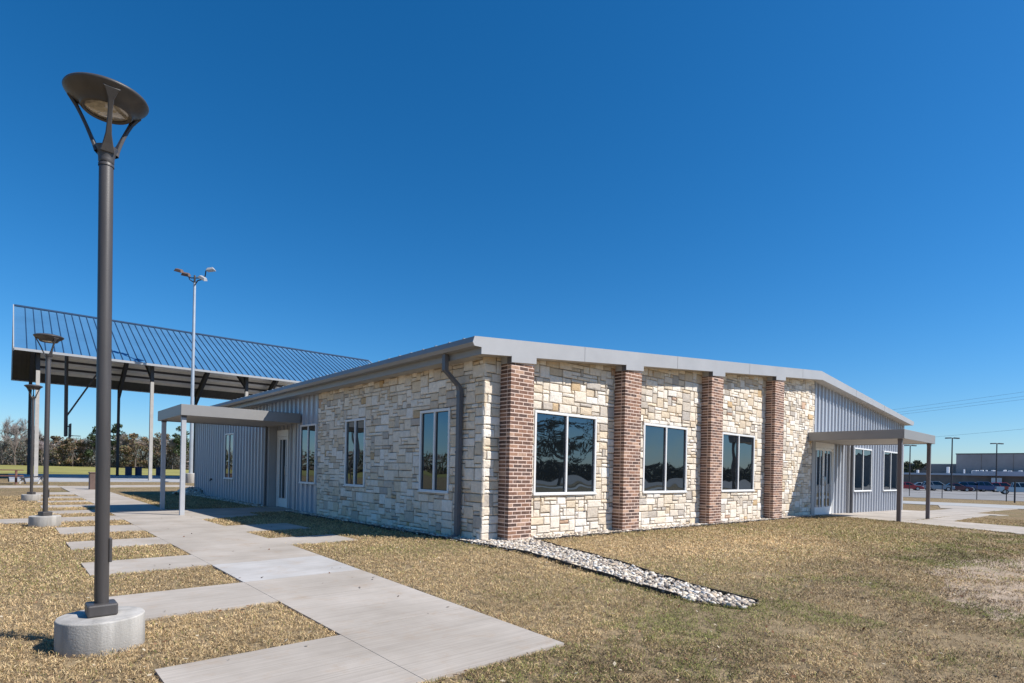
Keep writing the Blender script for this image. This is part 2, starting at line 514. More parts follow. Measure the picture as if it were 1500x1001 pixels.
# ------------------------------------------------------------------ the office building
bld = thing('office_building', 'long low building of pale limestone with brown brick piers and grey ribbed metal ends', 'building', (0, 0, 0))
def fac_r(u, w_, z): return (u, -w_, z)       # sunny front: u along +x, w outwards (-y)
def fac_l(u, w_, z): return (-w_, u, z)       # shaded side: u along +y, w outwards (-x)
def fbox(b, fac, u0, u1, w0, w1, z0, z1):
    b.hexa([fac(u0, w1, z0), fac(u1, w1, z0), fac(u1, w0, z0), fac(u0, w0, z0),
            fac(u0, w1, z1), fac(u1, w1, z1), fac(u1, w0, z1), fac(u0, w0, z1)])

RIDGE_X = 13.9
def zt(x):   # top of rake
    return 3.405 + .0920 * x if x <= RIDGE_X else 4.684 - .0805 * (x - RIDGE_X)
def zb(x):   # underside of rake fascia
    return 3.124 + .0915 * x if x <= RIDGE_X + .1 else 4.404 - .0735 * (x - RIDGE_X - .1)
ZS, ZT = .76, 2.337
RW = [(1.193, 2.952), (4.575, 6.364), (8.061, 9.91)]
LW = [(.981, 1.988), (4.27, 5.279), (6.965, 8.02)]

STONE_COLS = [((.73, .635, .515), 32), ((.78, .70, .59), 30), ((.68, .57, .43), 14), ((.58, .505, .415), 11), ((.63, .52, .385), 7), ((.49, .43, .365), 7), ((.57, .41, .24), 1.0), ((.53, .36, .25), .7), ((.80, .74, .655), 16)]
def stone_col():
    c = random.choices([q[0] for q in STONE_COLS], [q[1] for q in STONE_COLS])[0]
    k = random.uniform(.93, 1.05); t = random.uniform(-.012, .012)
    return (c[0] * k + t, c[1] * k, c[2] * k - t)

def ashlar(fac, u0, u1, zlo, ztop, holes, seed):
    """random-coursed limestone veneer: rectangles packed on a grid"""
    random.seed(seed)
    U, H = .088, .0745
    nu, nz = int(round((u1 - u0) / U)), int(math.ceil((max(ztop(u0), ztop(u1)) + .15 - zlo) / H))
    U = (u1 - u0) / nu
    used = np.zeros((nu, nz), bool)
    out = MB(); out.col = (1, 1, 1)
    sizes = [((3, 2), 20), ((4, 2), 18), ((2, 2), 9), ((5, 2), 6), ((3, 3), 7), ((4, 3), 7), ((2, 1), 9), ((3, 1), 14), ((4, 1), 9), ((2, 3), 3), ((1, 2), 3), ((1, 1), 3)]
    rects = []
    for j in range(nz):
        i = 0
        while i < nu:
            if used[i, j]: i += 1; continue
            free = 0
            while i + free < nu and not used[i + free, j] and free < 6: free += 1
            for _ in range(30):
                a, h = random.choices([q[0] for q in sizes], [q[1] for q in sizes])[0]
                if a <= free and j + h <= nz and not used[i:i + a, j:j + h].any() and not (free - a == 1 and random.random() < .7): break
            else: a, h = 1, 1
            used[i:i + a, j:j + h] = True
            rects.append((u0 + i * U, u0 + (i + a) * U, zlo + j * H, zlo + (j + h) * H))
            i += a
    g = .0046
    for (a, b_, c, d) in rects:
        pieces = [(a, b_, c, d)]
        for (ha, hb, hc, hd) in holes:
            nxt = []
            for (a1, b1, c1, d1) in pieces:
                if b1 <= ha or a1 >= hb or d1 <= hc or c1 >= hd: nxt.append((a1, b1, c1, d1)); continue
                if a1 < ha - .012: nxt.append((a1, ha, c1, d1))
                if b1 > hb + .012: nxt.append((hb, b1, c1, d1))
                a2, b2 = max(a1, ha), min(b1, hb)
                if c1 < hc - .012: nxt.append((a2, b2, c1, hc))
                if d1 > hd + .012: nxt.append((a2, b2, hd, d1))
            pieces = nxt
        for (a1, b1, c1, d1) in pieces:
            if c1 > ztop((a1 + b1) / 2): continue
            out.col = stone_col()
            A, B, Cc, D = a1 + g * random.uniform(.6, 1.6), b1 - g * random.uniform(.6, 1.6), c1 + g * random.uniform(.6, 1.6), d1 - g * random.uniform(.6, 1.6)
            if B - A < .012 or D - Cc < .012: continue
            dep = random.gauss(.0, .006)
            j_ = lambda: random.uniform(-.003, .003)
            tz = [dep + random.uniform(-.0055, .0055) for _ in range(4)]
            k = min(.012, (B - A) * .2, (D - Cc) * .2)
            back = -.046
            co = [(A + j_(), Cc + j_()), (B + j_(), Cc + j_()), (B + j_(), D + j_()), (A + j_(), D + j_())]
            ctr = ((A + B) / 2, (Cc + D) / 2)
            ins = [(p[0] + k * (1 if p[0] < ctr[0] else -1) * random.uniform(.6, 1.5), p[1] + k * (1 if p[1] < ctr[1] else -1) * random.uniform(.6, 1.5)) for p in co]
            v = out.verts([fac(p[0], back, p[1]) for p in co] + [fac(p[0], tz[q] - .008, p[1]) for q, p in enumerate(co)] + [fac(p[0], tz[q] + .004, p[1]) for q, p in enumerate(ins)]
                          + [fac(ctr[0] + random.uniform(-.2, .2) * (B - A), dep + .006 + random.uniform(-.002, .007), ctr[1] + random.uniform(-.2, .2) * (D - Cc))])
            for q in range(4):
                r = (q + 1) % 4
                out.f.append((v + q, v + r, v + 4 + r, v + 4 + q))
                out.f.append((v + 4 + q, v + 4 + r, v + 8 + r, v + 8 + q))
                out.f.append((v + 8 + q, v + 8 + r, v + 12))
    return out
fr_ = .0
holesR = [(a, b_, ZS, ZT) for a, b_ in RW]
holesL = [(a, b_, ZS, ZT) for a, b_ in LW[:2]]
sw = ashlar(fac_r, -.012, 14.2, -.10, lambda u: zb(u) + .05, holesR, 11).build('stone_wall', M['stone'], bld)
sl = ashlar(fac_l, -.008, 6.90, -.10, lambda u: 3.16, holesL, 23).build('stone_wall', M['stone'], bld)
# backing (mortar) walls with the mass of the building behind them
mb = MB()
mb.prism([(0.048, .048, -.35), (14.2, .048, -.35), (14.2, .048, zb(14.2) + .1), (.048, .048, zb(.048) + .1)], (0, .20, 0))
mb.box(.048, .235, .25, 6.90, -.35, 3.28)
mb.build('mortar_bed', M['mortar'], bld)

# ribbed metal siding -------------------------------------------------------
def siding(b, fac, u0, u1, zlo, ztop, base=-.046, rib=.05, pitch=.318, zlof=None):
    prof = [(u0, base)]
    u = u0 + .04
    while u + .10 < u1:
        prof += [(u, base), (u + .007, base + rib), (u + .075, base + rib), (u + .082, base)]
        u += pitch
    prof.append((u1, base))
    for (a, da), (c, dc) in zip(prof[:-1], prof[1:]):
        if c - a < 1e-6: continue
        b.poly([fac(a, da, zlo), fac(c, dc, zlo), fac(c, dc, ztop(c)), fac(a, da, ztop(a))])
sb = MB()
RC = 14.30; RD = 17.72                 # recess of the right-hand door
siding(sb, fac_r, RD, 24.55, -.30, lambda u: zb(u) + .05)
siding(sb, fac_r, 14.21, RD, 2.66, lambda u: zb(u) + .05)
sb.build('metal_siding', M['siding'], bld)
sb = MB()
siding(sb, fac_r, RC, RD, -.25, lambda u: 2.64, base=-.13)
sb.build('metal_siding', M['siding'], bld)
sb = MB()
siding(sb, fac_l, 6.92, 8.5, -.15, lambda u: 3.16)
siding(sb, fac_l, 10.56, 19.75, -.15, lambda u: 3.16)
siding(sb, fac_l, 8.5, 10.56, 2.66, lambda u: 3.16)
sb.build('metal_siding', M['siding'], bld)
sb = MB()
siding(sb, fac_l, 8.5, 10.56, -.15, lambda u: 2.64, base=-.30)
sb.build('metal_siding', M['siding'], bld)
# back and far end walls, inner mass
sb = MB()
siding(sb, lambda u, w_, z: (u, 19.78 + w_, z), .03, 24.55, -.5, lambda u: zb(u) + .05, base=0)
siding(sb, lambda u, w_, z: (24.56 + w_, u, z), .03, 19.75, -.5, lambda u: 3.62, base=0)
sb.build('metal_siding', M['siding'], bld)
# corner and jamb trims, head trims
def trim(name, mat, *a):
    t = MB()
    if len(a) == 6: t.box(*a)
    else: fbox(t, *a)
    return t.build(name, mat, bld, bevel=.003, seg=1)
trim('corner_trim', M['trim'], 14.02, RC, -.03, .16, -.14, 2.60)
trim('corner_trim', M['trim'], fac_r, RD - .10, RD, -.16, .006, -.28, 2.66)
trim('corner_trim', M['trim'], fac_r, 24.50, 24.60, -.10, .006, -.36, zb(24.5))
trim('corner_trim', M['trim'], fac_l, 6.90, 6.955, -.08, .004, -.12, 3.14)
trim('corner_trim', M['trim'], fac_l, 8.42, 8.5, -.33, .006, -.12, 2.66)
trim('corner_trim', M['trim'], fac_l, 10.56, 10.66, -.33, .006, -.12, 2.66)
trim('corner_trim', M['trim'], fac_l, 19.70, 19.80, -.1, .006, -.14, 3.1)
trim('corner_trim', M['trim'], fac_r, RC, RD - .1, -.16, .001, 2.62, 2.675)
trim('corner_trim', M['trim'], fac_l, 8.5, 10.56, -.33, .001, 2.62, 2.675)
trim('conduit', M['downspout'], fac_r, RD + .005, RD + .10, .008, .09, -.22, 2.42)
trim('conduit', M['downspout'], fac_l, 10.68, 10.76, .008, .08, -.06, 2.42)

# brick piers ---------------------------------------------------------------
PIERS = [(.352, .895), (3.516, 4.082), (6.995, 7.566), (10.561, 11.155)]
CRS = .2032 / 3
BR = [((.150, .088, .066), 30), ((.190, .105, .073), 22), ((.110, .071, .058), 17), ((.25, .137, .090), 15), ((.32, .185, .122), 9), ((.44, .285, .20), 6)]
def brick_pier(a, b_, seed):
    random.seed(seed)
    top = zb(a) - .10 + .0
    o = MB(); o.col = (1, 1, 1)
    dpt = .281
    W_ = b_ - a
    L1 = .2032
    z = -.16; row = 0
    while z < top:
        z1 = min(z + CRS - .0165, top)
        def put(x0, x1, y0, y1):
            c = random.choices([q[0] for q in BR], [q[1] for q in BR])[0]; k = random.uniform(.85, 1.2)
            o.col = tuple(q * k for q in c)
            o.box(x0, x1, y0, y1, z + random.uniform(-.001, .001), z1)
        j = random.uniform(-.002, .002)
        u = a - (0 if row % 2 == 0 else L1 / 2 + .0)
        while u < b_ - .01:
            x0, x1 = max(u, a), min(u + L1 - .014, b_)
            if x1 - x0 > .02: put(x0, x1, -dpt + j * .5, -dpt + .09)
            u += L1
        u = -dpt + (.100 if row % 2 == 0 else .2032 * .5)
        for side in (0, 1):
            v = u
            while v < -.01:
                y0, y1 = max(v, -dpt + .09 + .010), min(v + L1 - .010, 0)
                if y1 - y0 > .02:
                    if side == 0: put(a + .0005, a + .09, y0, y1)
                    else: put(b_ - .09, b_ - .0005, y0, y1)
                v += L1
        z += CRS; row += 1
    return o, top
for i, (a, b_) in enumerate(PIERS):
    bp_, top = brick_pier(a, b_, 100 + i)
    pr = bp_.build('brick_pier', M['brick'], bld)
    c = MB(); c.box(a + .0022, b_ - .0022, -.279, -.0005, -.3, top + .12)
    c.build('mortar_core', M['brick_mortar'], pr)

# roof, fascias, gutter, soffits -------------------------------------------
Y0, Y1 = -.31, 20.1
XL, XR = -.47, 24.85
rb = MB()
TH = .02
for (xa, xb) in ((XL + .0, RIDGE_X), (RIDGE_X, XR)):
    pts = [(xa, Y0 + .03, zt(xa) - .055), (xb, Y0 + .03, zt(xb) - .055), (xb, Y0 + .03, zt(xb) - .03), (xa, Y0 + .03, zt(xa) - .03)]
    rb.prism(pts, (0, Y1 - Y0 - .06, 0))
y = Y0 + .3
while y < Y1 - .2:
    for (xa, xb) in ((XL, RIDGE_X), (RIDGE_X, XR)):
        rb.hexa([(xa, y, zt(xa) - .03), (xb, y, zt(xb) - .03), (xb, y + .03, zt(xb) - .03), (xa, y + .03, zt(xa) - .03),
                 (xa, y, zt(xa) + .012), (xb, y, zt(xb) + .012), (xb, y + .03, zt(xb) + .012), (xa, y + .03, zt(xa) + .012)])
    y += .41
rb.build('roof', M['mroof'], bld)
fb = MB()
def rake(b, y0, y1):
    b.prism([(-.325, y0, zb(-.325)), (RIDGE_X + .1, y0, zb(RIDGE_X + .1)), (RIDGE_X, y0, zt(RIDGE_X)), (XL, y0, zt(XL)), (XL - .035, y0, zt(XL) - .10), (XL, y0, zt(XL) - .155), (-.325, y0, zt(XL) - .158)], (0, y1 - y0, 0))
    b.prism([(RIDGE_X + .1, y0, zb(RIDGE_X + .1)), (24.70, y0, zb(24.7)), (XR, y0, zt(XR) - .11), (XR, y0, zt(XR)), (RIDGE_X, y0, zt(RIDGE_X))], (0, y1 - y0, 0))
rake(fb, Y0, Y0 + .02)
fb.build('rake_fascia', M['trim'], bld)
fb = MB(); rake(fb, Y1 - .02, Y1); fb.build('rake_fascia', M['trim'], bld)
# drop caps over the piers, one piece with the rake
for a, b_ in PIERS:
    fb = MB()
    fb.prism([(a - .02, Y0 - .003, zb(a) - .105), (b_ + .02, Y0 - .003, zb(b_) - .105), (b_ + .02, Y0 - .003, zb(b_) + .02), (a - .02, Y0 - .003, zb(a) + .02)], (0, .022, 0))
    for x in (a - .02, b_ + .02):
        x0, x1 = (x, x + .012) if x < a else (x - .012, x)
        fb.box(x0, x1, Y0 + .02, -.03, zb(x) - .105, zb(x) + .02)
    fb.build('pier_cap', M['trim'], bld)
for x in (2.2, 5.4, 8.9, 12.4, 17.2, 20.5):      # lap joints of the rake trim
    jb = MB()
    jb.prism([(x, Y0 - .005, zb(x) - .0), (x + .02, Y0 - .005, zb(x + .02)), (x + .02, Y0 - .005, zt(x + .02) + .002), (x, Y0 - .005, zt(x) + .002)], (0, .006, 0))
    jb.build('lap_joint', M['trim'], bld)
for a, b_ in PIERS:                  # dark peel at the left of each cap
    db = MB()
    db.box(a - .026, a - .0205, Y0 - .002, Y0 + .11, zb(a) - .12, zb(a) - .005)
    db.build('cap_return', M['downspout'], bld)
sf = MB()
sf.prism([(-.32, Y0 + .02, zb(-.32) + .012), (RIDGE_X + .1, Y0 + .02, zb(RIDGE_X + .1) + .012), (RIDGE_X + .1, Y0 + .02, zb(RIDGE_X + .1) + .03), (-.32, Y0 + .02, zb(-.32) + .03)], (0, .36, 0))
sf.prism([(RIDGE_X + .1, Y0 + .02, zb(RIDGE_X + .1) + .012), (24.7, Y0 + .02, zb(24.7) + .012), (24.7, Y0 + .02, zb(24.7) + .03), (RIDGE_X + .1, Y0 + .02, zb(RIDGE_X + .1) + .03)], (0, .36, 0))
sf.build('soffit', M['soffit'], bld)
sf = MB()
sf.box(-.30, .04, .07, Y1 - .05, 3.112, 3.13)
sf.build('soffit', M['soffit'], bld)
sf = MB()
sf.box(24.58, 24.84, .0, Y1 - .05, 3.64, 3.66)
sf.build('soffit', M['soffit'], bld)
gb = MB()
gz_t = zt(XL)
gprof = [(-.325, gz_t - .158), (XL, gz_t - .155), (XL - .035, gz_t - .10), (XL, gz_t - .002), (XL + .012, gz_t - .002), (XL - .02, gz_t - .10), (XL + .01, gz_t - .142), (-.325, gz_t - .146)]
gb.prism([(x, Y0 + .02, z) for x, z in gprof], (0, Y1 - Y0 - .04, 0))
gb.build('gutter', M['canopy'], bld)
gb = MB()
gb.box(-.325, -.30, Y0 + .02, Y1 - .02, 3.092, gz_t - .02)
gb.build('eave_fascia', M['canopy'], bld)
gb = MB()
gb.box(24.84, XR, Y0 + .02, Y1 - .02, zt(XR) - .11, zt(XR) - .01)
gb.build('eave_fascia', M['canopy'], bld)
# downspout: from gutter, kick back to wall, down
ds = MB()
def rect_sweep(b, pts, wx, wy):
    rings = []
    for p in pts:
        rings.append(b.verts([(p[0] - wx, p[1] - wy, p[2]), (p[0] + wx, p[1] - wy, p[2]), (p[0] + wx, p[1] + wy, p[2]), (p[0] - wx, p[1] + wy, p[2])]))
    for A, B in zip(rings[:-1], rings[1:]):
        for k in range(4):
            l = (k + 1) % 4
            b.f.append((A + k, A + l, B + l, B + k))
    b.f.append(tuple(rings[-1] + k for k in range(4)))
rect_sweep(ds, [(-.385, .62, gz_t - .15), (-.385, .62, 2.93), (-.10, .60, 2.68), (-.075, .60, 2.60), (-.075, .60, .06), (-.16, .60, .015)], .04, .045)
for z in (.5, 1.5, 2.5):
    ds.box(-.122, -.015, .547, .653, z, z + .03)
ds.build('downspout', M['downspout'], bld)

# windows -------------------------------------------------------------------
def window(fac, u0, u1, z0, z1, wf, wp, wback, fw_=.05, mull=True):
    f = MB()
    fbox(f, fac, u0, u1, wback, wf, z0, z0 + fw_)
    fbox(f, fac, u0, u1, wback, wf, z1 - fw_, z1)
    fbox(f, fac, u0, u0 + fw_, wback, wf - .001, z0 + fw_, z1 - fw_)
    fbox(f, fac, u1 - fw_, u1, wback, wf - .001, z0 + fw_, z1 - fw_)
    uc = (u0 + u1) / 2
    if mull: fbox(f, fac, uc - .024, uc + .024, wback, wf - .002, z0 + fw_, z1 - fw_)
    # projecting sill lip
    fbox(f, fac, u0 - .012, u1 + .012, wf, wf + .022, z0 - .004, z0 + .028)
    fo = f.build('window', M['white'], bld, bevel=.004, seg=1)
    for a, b_ in (((u0 + fw_, uc - .024), (uc + .024, u1 - fw_)) if mull else ((u0 + fw_, u1 - fw_),)):
        p = MB()
        fbox(p, fac, a, b_, wp - .012, wp, z0 + fw_, z1 - fw_)
        p.build('pane', M['glass'], fo)
        q = MB()   # dark glazing gasket
        g_ = .012
        for (x0, x1, c0, c1) in ((a, b_, z0 + fw_, z0 + fw_ + g_), (a, b_, z1 - fw_ - g_, z1 - fw_), (a, a + g_, z0 + fw_ + g_, z1 - fw_ - g_), (b_ - g_, b_, z0 + fw_ + g_, z1 - fw_ - g_)):
            fbox(q, fac, x0, x1, wp, wp + .006, c0, c1)
        q.build('gasket', M['dark'], fo)
    return fo
for a, b_ in RW: window(fac_r, a, b_, ZS, ZT, .018, -.022, -.046)
for a, b_ in LW[:2]: window(fac_l, a, b_, ZS, ZT, .018, -.022, -.046)
window(fac_l, LW[2][0], LW[2][1], ZS - .02, ZT, .035, .008, -.05)
window(fac_l, 14.17, 15.25, .69, 2.35, .035, .008, -.05)
window(fac_r, 18.05, 20.08, .67, 2.352, .035, .008, -.05)
window(fac_r, 21.62, 23.62, .66, 2.364, .035, .008, -.05)

# doors ---------------------------------------------------------------------
def door(fac, u0, u1, zl, z1, w0, leaves):
    f = MB()
    jw = .05
    fbox(f, fac, u0, u0 + jw, w0, w0 + .09, zl, z1)
    fbox(f, fac, u1 - jw, u1, w0, w0 + .09, zl, z1)
    fbox(f, fac, u0 + jw, u1 - jw, w0, w0 + .089, z1 - .20, z1)
    fo = f.build('door', M['white'], bld, bevel=.003, seg=1)
    W_ = (u1 - u0 - 2 * jw) / leaves
    for k in range(leaves):
        a = u0 + jw + k * W_ + .004; b_ = a + W_ - .008
        l = MB()
        st = .075 if leaves > 1 else .11
        zt_ = z1 - .205
        fbox(l, fac, a, a + st, w0 + .02, w0 + .065, zl + .015, zt_)
        fbox(l, fac, b_ - st, b_, w0 + .02, w0 + .065, zl + .015, zt_)
        fbox(l, fac, a + st, b_ - st, w0 + .02, w0 + .064, zl + .015, zl + .28)
        fbox(l, fac, a + st, b_ - st, w0 + .02, w0 + .064, zt_ - .09, zt_)
        l.build('door_leaf', M['white'], fo, bevel=.004, seg=1)
        g = MB(); fbox(g, fac, a + st, b_ - st, w0 + .03, w0 + .045, zl + .28, zt_ - .09); g.build('pane', M['glass'], fo)
        h = MB()
        hu = (a + st * .5) if (k == leaves - 1) else (b_ - st * .5)
        pts = [fac(hu, w0 + .065, .92), fac(hu, w0 + .12, .94), fac(hu, w0 + .12, 1.20), fac(hu, w0 + .065, 1.22)]
        h.tube(pts, .011, 8); h.build('handle', M['handle'], fo, smooth=True)
door(fac_r, 14.42, 16.20, -.12, 2.42, -.14, 2)
door(fac_l, 9.60, 10.52, -.06, 2.30, -.31, 1)

# canopies ------------------------------------------------------------------
def canopy(x0, x1, y0, y1, zt_, zb_, posts, pm, mat):
    c = MB()
    t = .035
    # fascia ring
    c.box(x0, x1, y0, y0 + t, zb_, zt_); c.box(x0, x1, y1 - t, y1, zb_, zt_)
    c.box(x0, x0 + t, y0 + t, y1 - t, zb_, zt_); c.box(x1 - t, x1, y0 + t, y1 - t, zb_, zt_)
    co = c.build('canopy', mat, bld, bevel=.005, seg=1)
    s_ = MB(); s_.box(x0 + t, x1 - t, y0 + t, y1 - t, zb_ + .02, zb_ + .05); s_.box(x0 + t, x1 - t, y0 + t, y1 - t, zt_ - .06, zt_ - .03)
    s_.build('soffit', M['soffit'], co)
    for (px, py) in posts:
        p = MB(); h = .052
        z = float(gz(px, py))
        p.box(px - h, px + h, py - h, py + h, z - .05, zb_ + .02)
        p.build('post', pm, co, bevel=.008)
        q = MB(); q.box(px - .057, px + .057, py - .057, py + .057, zb_ - .05, zb_ - .0)
        q.build('post_cap', M['post'], co)
    return co
canopy(13.70, 17.28, -2.70, .02, 2.67, 2.39, [(13.86, -2.56), (17.06, -2.58)], M['post'], M['canopy'])
canopy(-2.92, .0, 8.08, 10.92, 2.66, 2.39, [(-2.83, 8.22), (-2.83, 10.55)], M['postleft'], M['canopy'])
# small things on the wall: hose bib
hb = MB(); hb.tube([(0.02, 17.0, .62), (-.07, 17.0, .62)], .035, 8); hb.tube([(-.06, 17.0, .62), (-.08, 17.0, .54)], .02, 8)
hb.build('hose_tap', M['dark'], bld)

# ------------------------------------------------------------------ lamp posts
lp = thing('lamp_post', 'tall dark bronze lamp post in the foreground grass, nearest and largest of its row', 'lamp post', (-5.572, -2.93, 0), 'lamp posts along the walk')
b = MB(); b.lathe([(.0, -.12), (.247, -.12), (.247, .178), (.239, .19), (.05, .192), (.0, .192)], n=48)
ft = b.build('footing', M['concrete'], lp, smooth=True)
b = MB(); b.box(-.084, .084, -.084, .084, .192, .272); b.build('base_cover', M['bronze'], lp, bevel=.012)
b = MB(); b.tube([(0, 0, .19), (0, 0, 3.208)], .041, 24); b.build('pole', M['bronze'], lp, smooth=True)
b = MB(); b.box(.035, .053, -.03, .03, .54, .70); b.build('hand_hole_cover', M['bronze'], lp, bevel=.004)
b = MB()
b.lathe([(.045, 3.183), (.045, 3.198), (.041, 3.201), (.041, 3.210), (.045, 3.213), (.045, 3.228), (.046, 3.244), (.054, 3.279), (.065, 3.309), (.057, 3.311), (.0, 3.300)], n=24)
b.build('collar', M['bronze'], lp, smooth=True)
def lamp_arm(ang):
    b = MB()
    ca, sa = math.cos(ang), math.sin(ang)
    prof = [(.048, 3.270, .042), (.066, 3.317, .028), (.090, 3.373, .017), (.118, 3.442, .013), (.147, 3.506, .013), (.172, 3.557, .017), (.196, 3.600, .034), (.207, 3.620, .050)]
    rings = []
    for (r, z, hw) in prof:
        tk = .009
        P = []
        for (dr, s_) in ((-tk, -1), (tk, -1), (tk, 1), (-tk, 1)):
            rr = r + dr
            P.append((rr * ca - s_ * hw * sa, rr * sa + s_ * hw * ca, z - dr * .5))
        rings.append(b.verts(P))
    for A, B in zip(rings[:-1], rings[1:]):
        for k in range(4):
            l = (k + 1) % 4
            b.f.append((A + k, A + l, B + l, B + k))
    b.f.append(tuple(rings[-1] + k for k in range(4)))
    return b
va = math.atan2(-7.582 + 2.915, -6.072 + 5.59)
for k in range(3): lamp_arm(va + .12 + k * 2 * math.pi / 3).build('arm', M['bronze'], lp, bevel=.004, seg=1)
b = MB()
b.lathe([(.122, 3.557), (.134, 3.546), (.145, 3.555), (.152, 3.574), (.180, 3.594), (.210, 3.613), (.233, 3.637), (.238, 3.646), (.233, 3.656), (.195, 3.673), (.13, 3.688), (.06, 3.697), (0, 3.699)], n=56)
b.lathe([(.122, 3.557), (.122, 3.570)], n=56)
b.build('dish_head', M['bronze'], lp, smooth=True)
b = MB(); b.lathe([(.124, 3.563), (.08, 3.553), (.04, 3.548), (0, 3.546)], n=40); b.build('lens', M['lens'], lp, smooth=True)
lp.location = (-5.578, -2.925, 0)
lp.rotation_euler = Matrix.Rotation(math.radians(-.55), 3, fw).to_euler()       # this post stands a hair out of plumb
for (x, y, lab, rz) in ((-5.49, 6.62, 'dark bronze lamp post second in the row, its footing beside the crossing walk', .5), (-5.45, 16.2, 'farthest and smallest dark bronze lamp post, just left of the second one', 1.0)):
    c = copy_tree(lp); c.location = (x, y, float(gz(x, y))); c.rotation_euler = (0, 0, rz); c['label'] = lab

# ------------------------------------------------------------------ river rock bed
GRAVEL = [[(-.36, .42), (-.33, -1.61), (-.75, -3.2), (-.98, -4.0), (-1.14, -4.7), (-1.02, -5.12), (-.72, -5.12), (-.50, -4.21), (.13, -2.74), (.72, -.75), (.80, -.55), (.80, .0), (0, 0), (0, .42)],
          [(.79, -.43), (13.95, -.36), (13.95, 0), (.79, 0)],
          [(-.32, .41), (0, .41), (0, 8.35), (-.32, 8.35)],
          [(-.32, 10.6), (0, 10.6), (0, 19.8), (-.42, 19.8)]]
gbase = MB()
for P in GRAVEL:
    gbase.poly([(x, y, float(gz(x, y)) - .016) for x, y in P])
tag(gbase.build('gravel_base', M['soil']), kind='structure')
def scatter_in(P, n):
    xs = [p[0] for p in P]; ys = [p[1] for p in P]
    x = RNG.uniform(min(xs), max(xs), n); y = RNG.uniform(min(ys), max(ys), n)
    k = in_poly(x, y, P); return x[k], y[k]
ico = None
def ico_mesh():
    t = (1 + 5 ** .5) / 2
    v = np.array([(-1, t, 0), (1, t, 0), (-1, -t, 0), (1, -t, 0), (0, -1, t), (0, 1, t), (0, -1, -t), (0, 1, -t), (t, 0, -1), (t, 0, 1), (-t, 0, -1), (-t, 0, 1)], float)
    v /= np.linalg.norm(v[0])
    f = np.array([(0, 11, 5), (0, 5, 1), (0, 1, 7), (0, 7, 10), (0, 10, 11), (1, 5, 9), (5, 11, 4), (11, 10, 2), (10, 7, 6), (7, 1, 8), (3, 9, 4), (3, 4, 2), (3, 2, 6), (3, 6, 8), (3, 8, 9), (4, 9, 5), (2, 4, 11), (6, 2, 10), (8, 6, 7), (9, 8, 1)])
    # one subdivision
    vs_ = [tuple(q) for q in v]; cache = {}; nf = []
    def mid(a, b):
        k = (min(a, b), max(a, b))
        if k not in cache:
            q = np.array(vs_[a]) + np.array(vs_[b]); q /= np.linalg.norm(q); vs_.append(tuple(q)); cache[k] = len(vs_) - 1
        return cache[k]
    for a, b, c in f:
        ab, bc, ca = mid(a, b), mid(b, c), mid(c, a)
        nf += [(a, ab, ca), (b, bc, ab), (c, ca, bc), (ab, bc, ca)]
    return np.array(vs_), np.array(nf)
IV, IF = ico_mesh()
IV = IV[:12]; IF = np.array([(0, 11, 5), (0, 5, 1), (0, 1, 7), (0, 7, 10), (0, 10, 11), (1, 5, 9), (5, 11, 4), (11, 10, 2), (10, 7, 6), (7, 1, 8), (3, 9, 4), (3, 4, 2), (3, 2, 6), (3, 6, 8), (3, 8, 9), (4, 9, 5), (2, 4, 11), (6, 2, 10), (8, 6, 7), (9, 8, 1)])   # broken, angular stones
RV, RF, RCc = [], [], []
PALR = np.array([(.62, .55, .45), (.70, .64, .55), (.52, .45, .36), (.38, .31, .25), (.66, .58, .46), (.24, .20, .17), (.56, .45, .33), (.72, .68, .62), (.34, .29, .24), (.46, .38, .30), (.50, .47, .44)])
off = 0
def add_rocks(P, n, s0, s1, heap=0):
    global off
    x, y = scatter_in(P, n)
    for a, b_ in zip(x, y):
        s = RNG.uniform(s0, s1) * (1 if RNG.random() < .8 else 1.45)
        sc = s * np.array([RNG.uniform(.8, 1.35), RNG.uniform(.7, 1.1), RNG.uniform(.45, .8)])
        nse = 1 + .24 * RNG.standard_normal(len(IV))
        v = IV * nse[:, None] * sc
        t = RNG.uniform(0, 6.28); c, s_ = math.cos(t), math.sin(t)
        q = RNG.uniform(-.5, .5); cq, sq = math.cos(q), math.sin(q)
        v = np.stack([v[:, 0] * cq - v[:, 2] * sq, v[:, 1], v[:, 0] * sq + v[:, 2] * cq], 1)
        v = np.stack([v[:, 0] * c - v[:, 1] * s_, v[:, 0] * s_ + v[:, 1] * c, v[:, 2]], 1)
        z = float(gz(a, b_)) - .014 + sc[2] * .5 + RNG.uniform(0, .018)
        if heap:
            z += heap * max(0, 1 - math.hypot(a + .25, b_ - 19.0) / .9)
        v += (a, b_, z)
        RV.append(v); RF.append(IF + off); off += len(IV)
        col = PALR[RNG.integers(len(PALR))] * RNG.uniform(.88, 1.12)
        RCc.append(np.repeat(col[None], len(IV), 0))
add_rocks(GRAVEL[0], 11500, .014, .027)
add_rocks(GRAVEL[1], 5600, .016, .028)
add_rocks(GRAVEL[2], 2600, .016, .028)
add_rocks(GRAVEL[3], 2000, .018, .032)
add_rocks([(-.8, 18.2), (0, 18.0), (0, 19.8), (-.8, 19.8)], 900, .03, .05, heap=.28)
rk = np_mesh('river_rock', np.concatenate(RV), np.concatenate(RF), M['rock'], np.concatenate(RCc))
tag(rk, 'band of pale river rock along the foot of the walls running out in a trench across the lawn', 'gravel', kind='stuff')
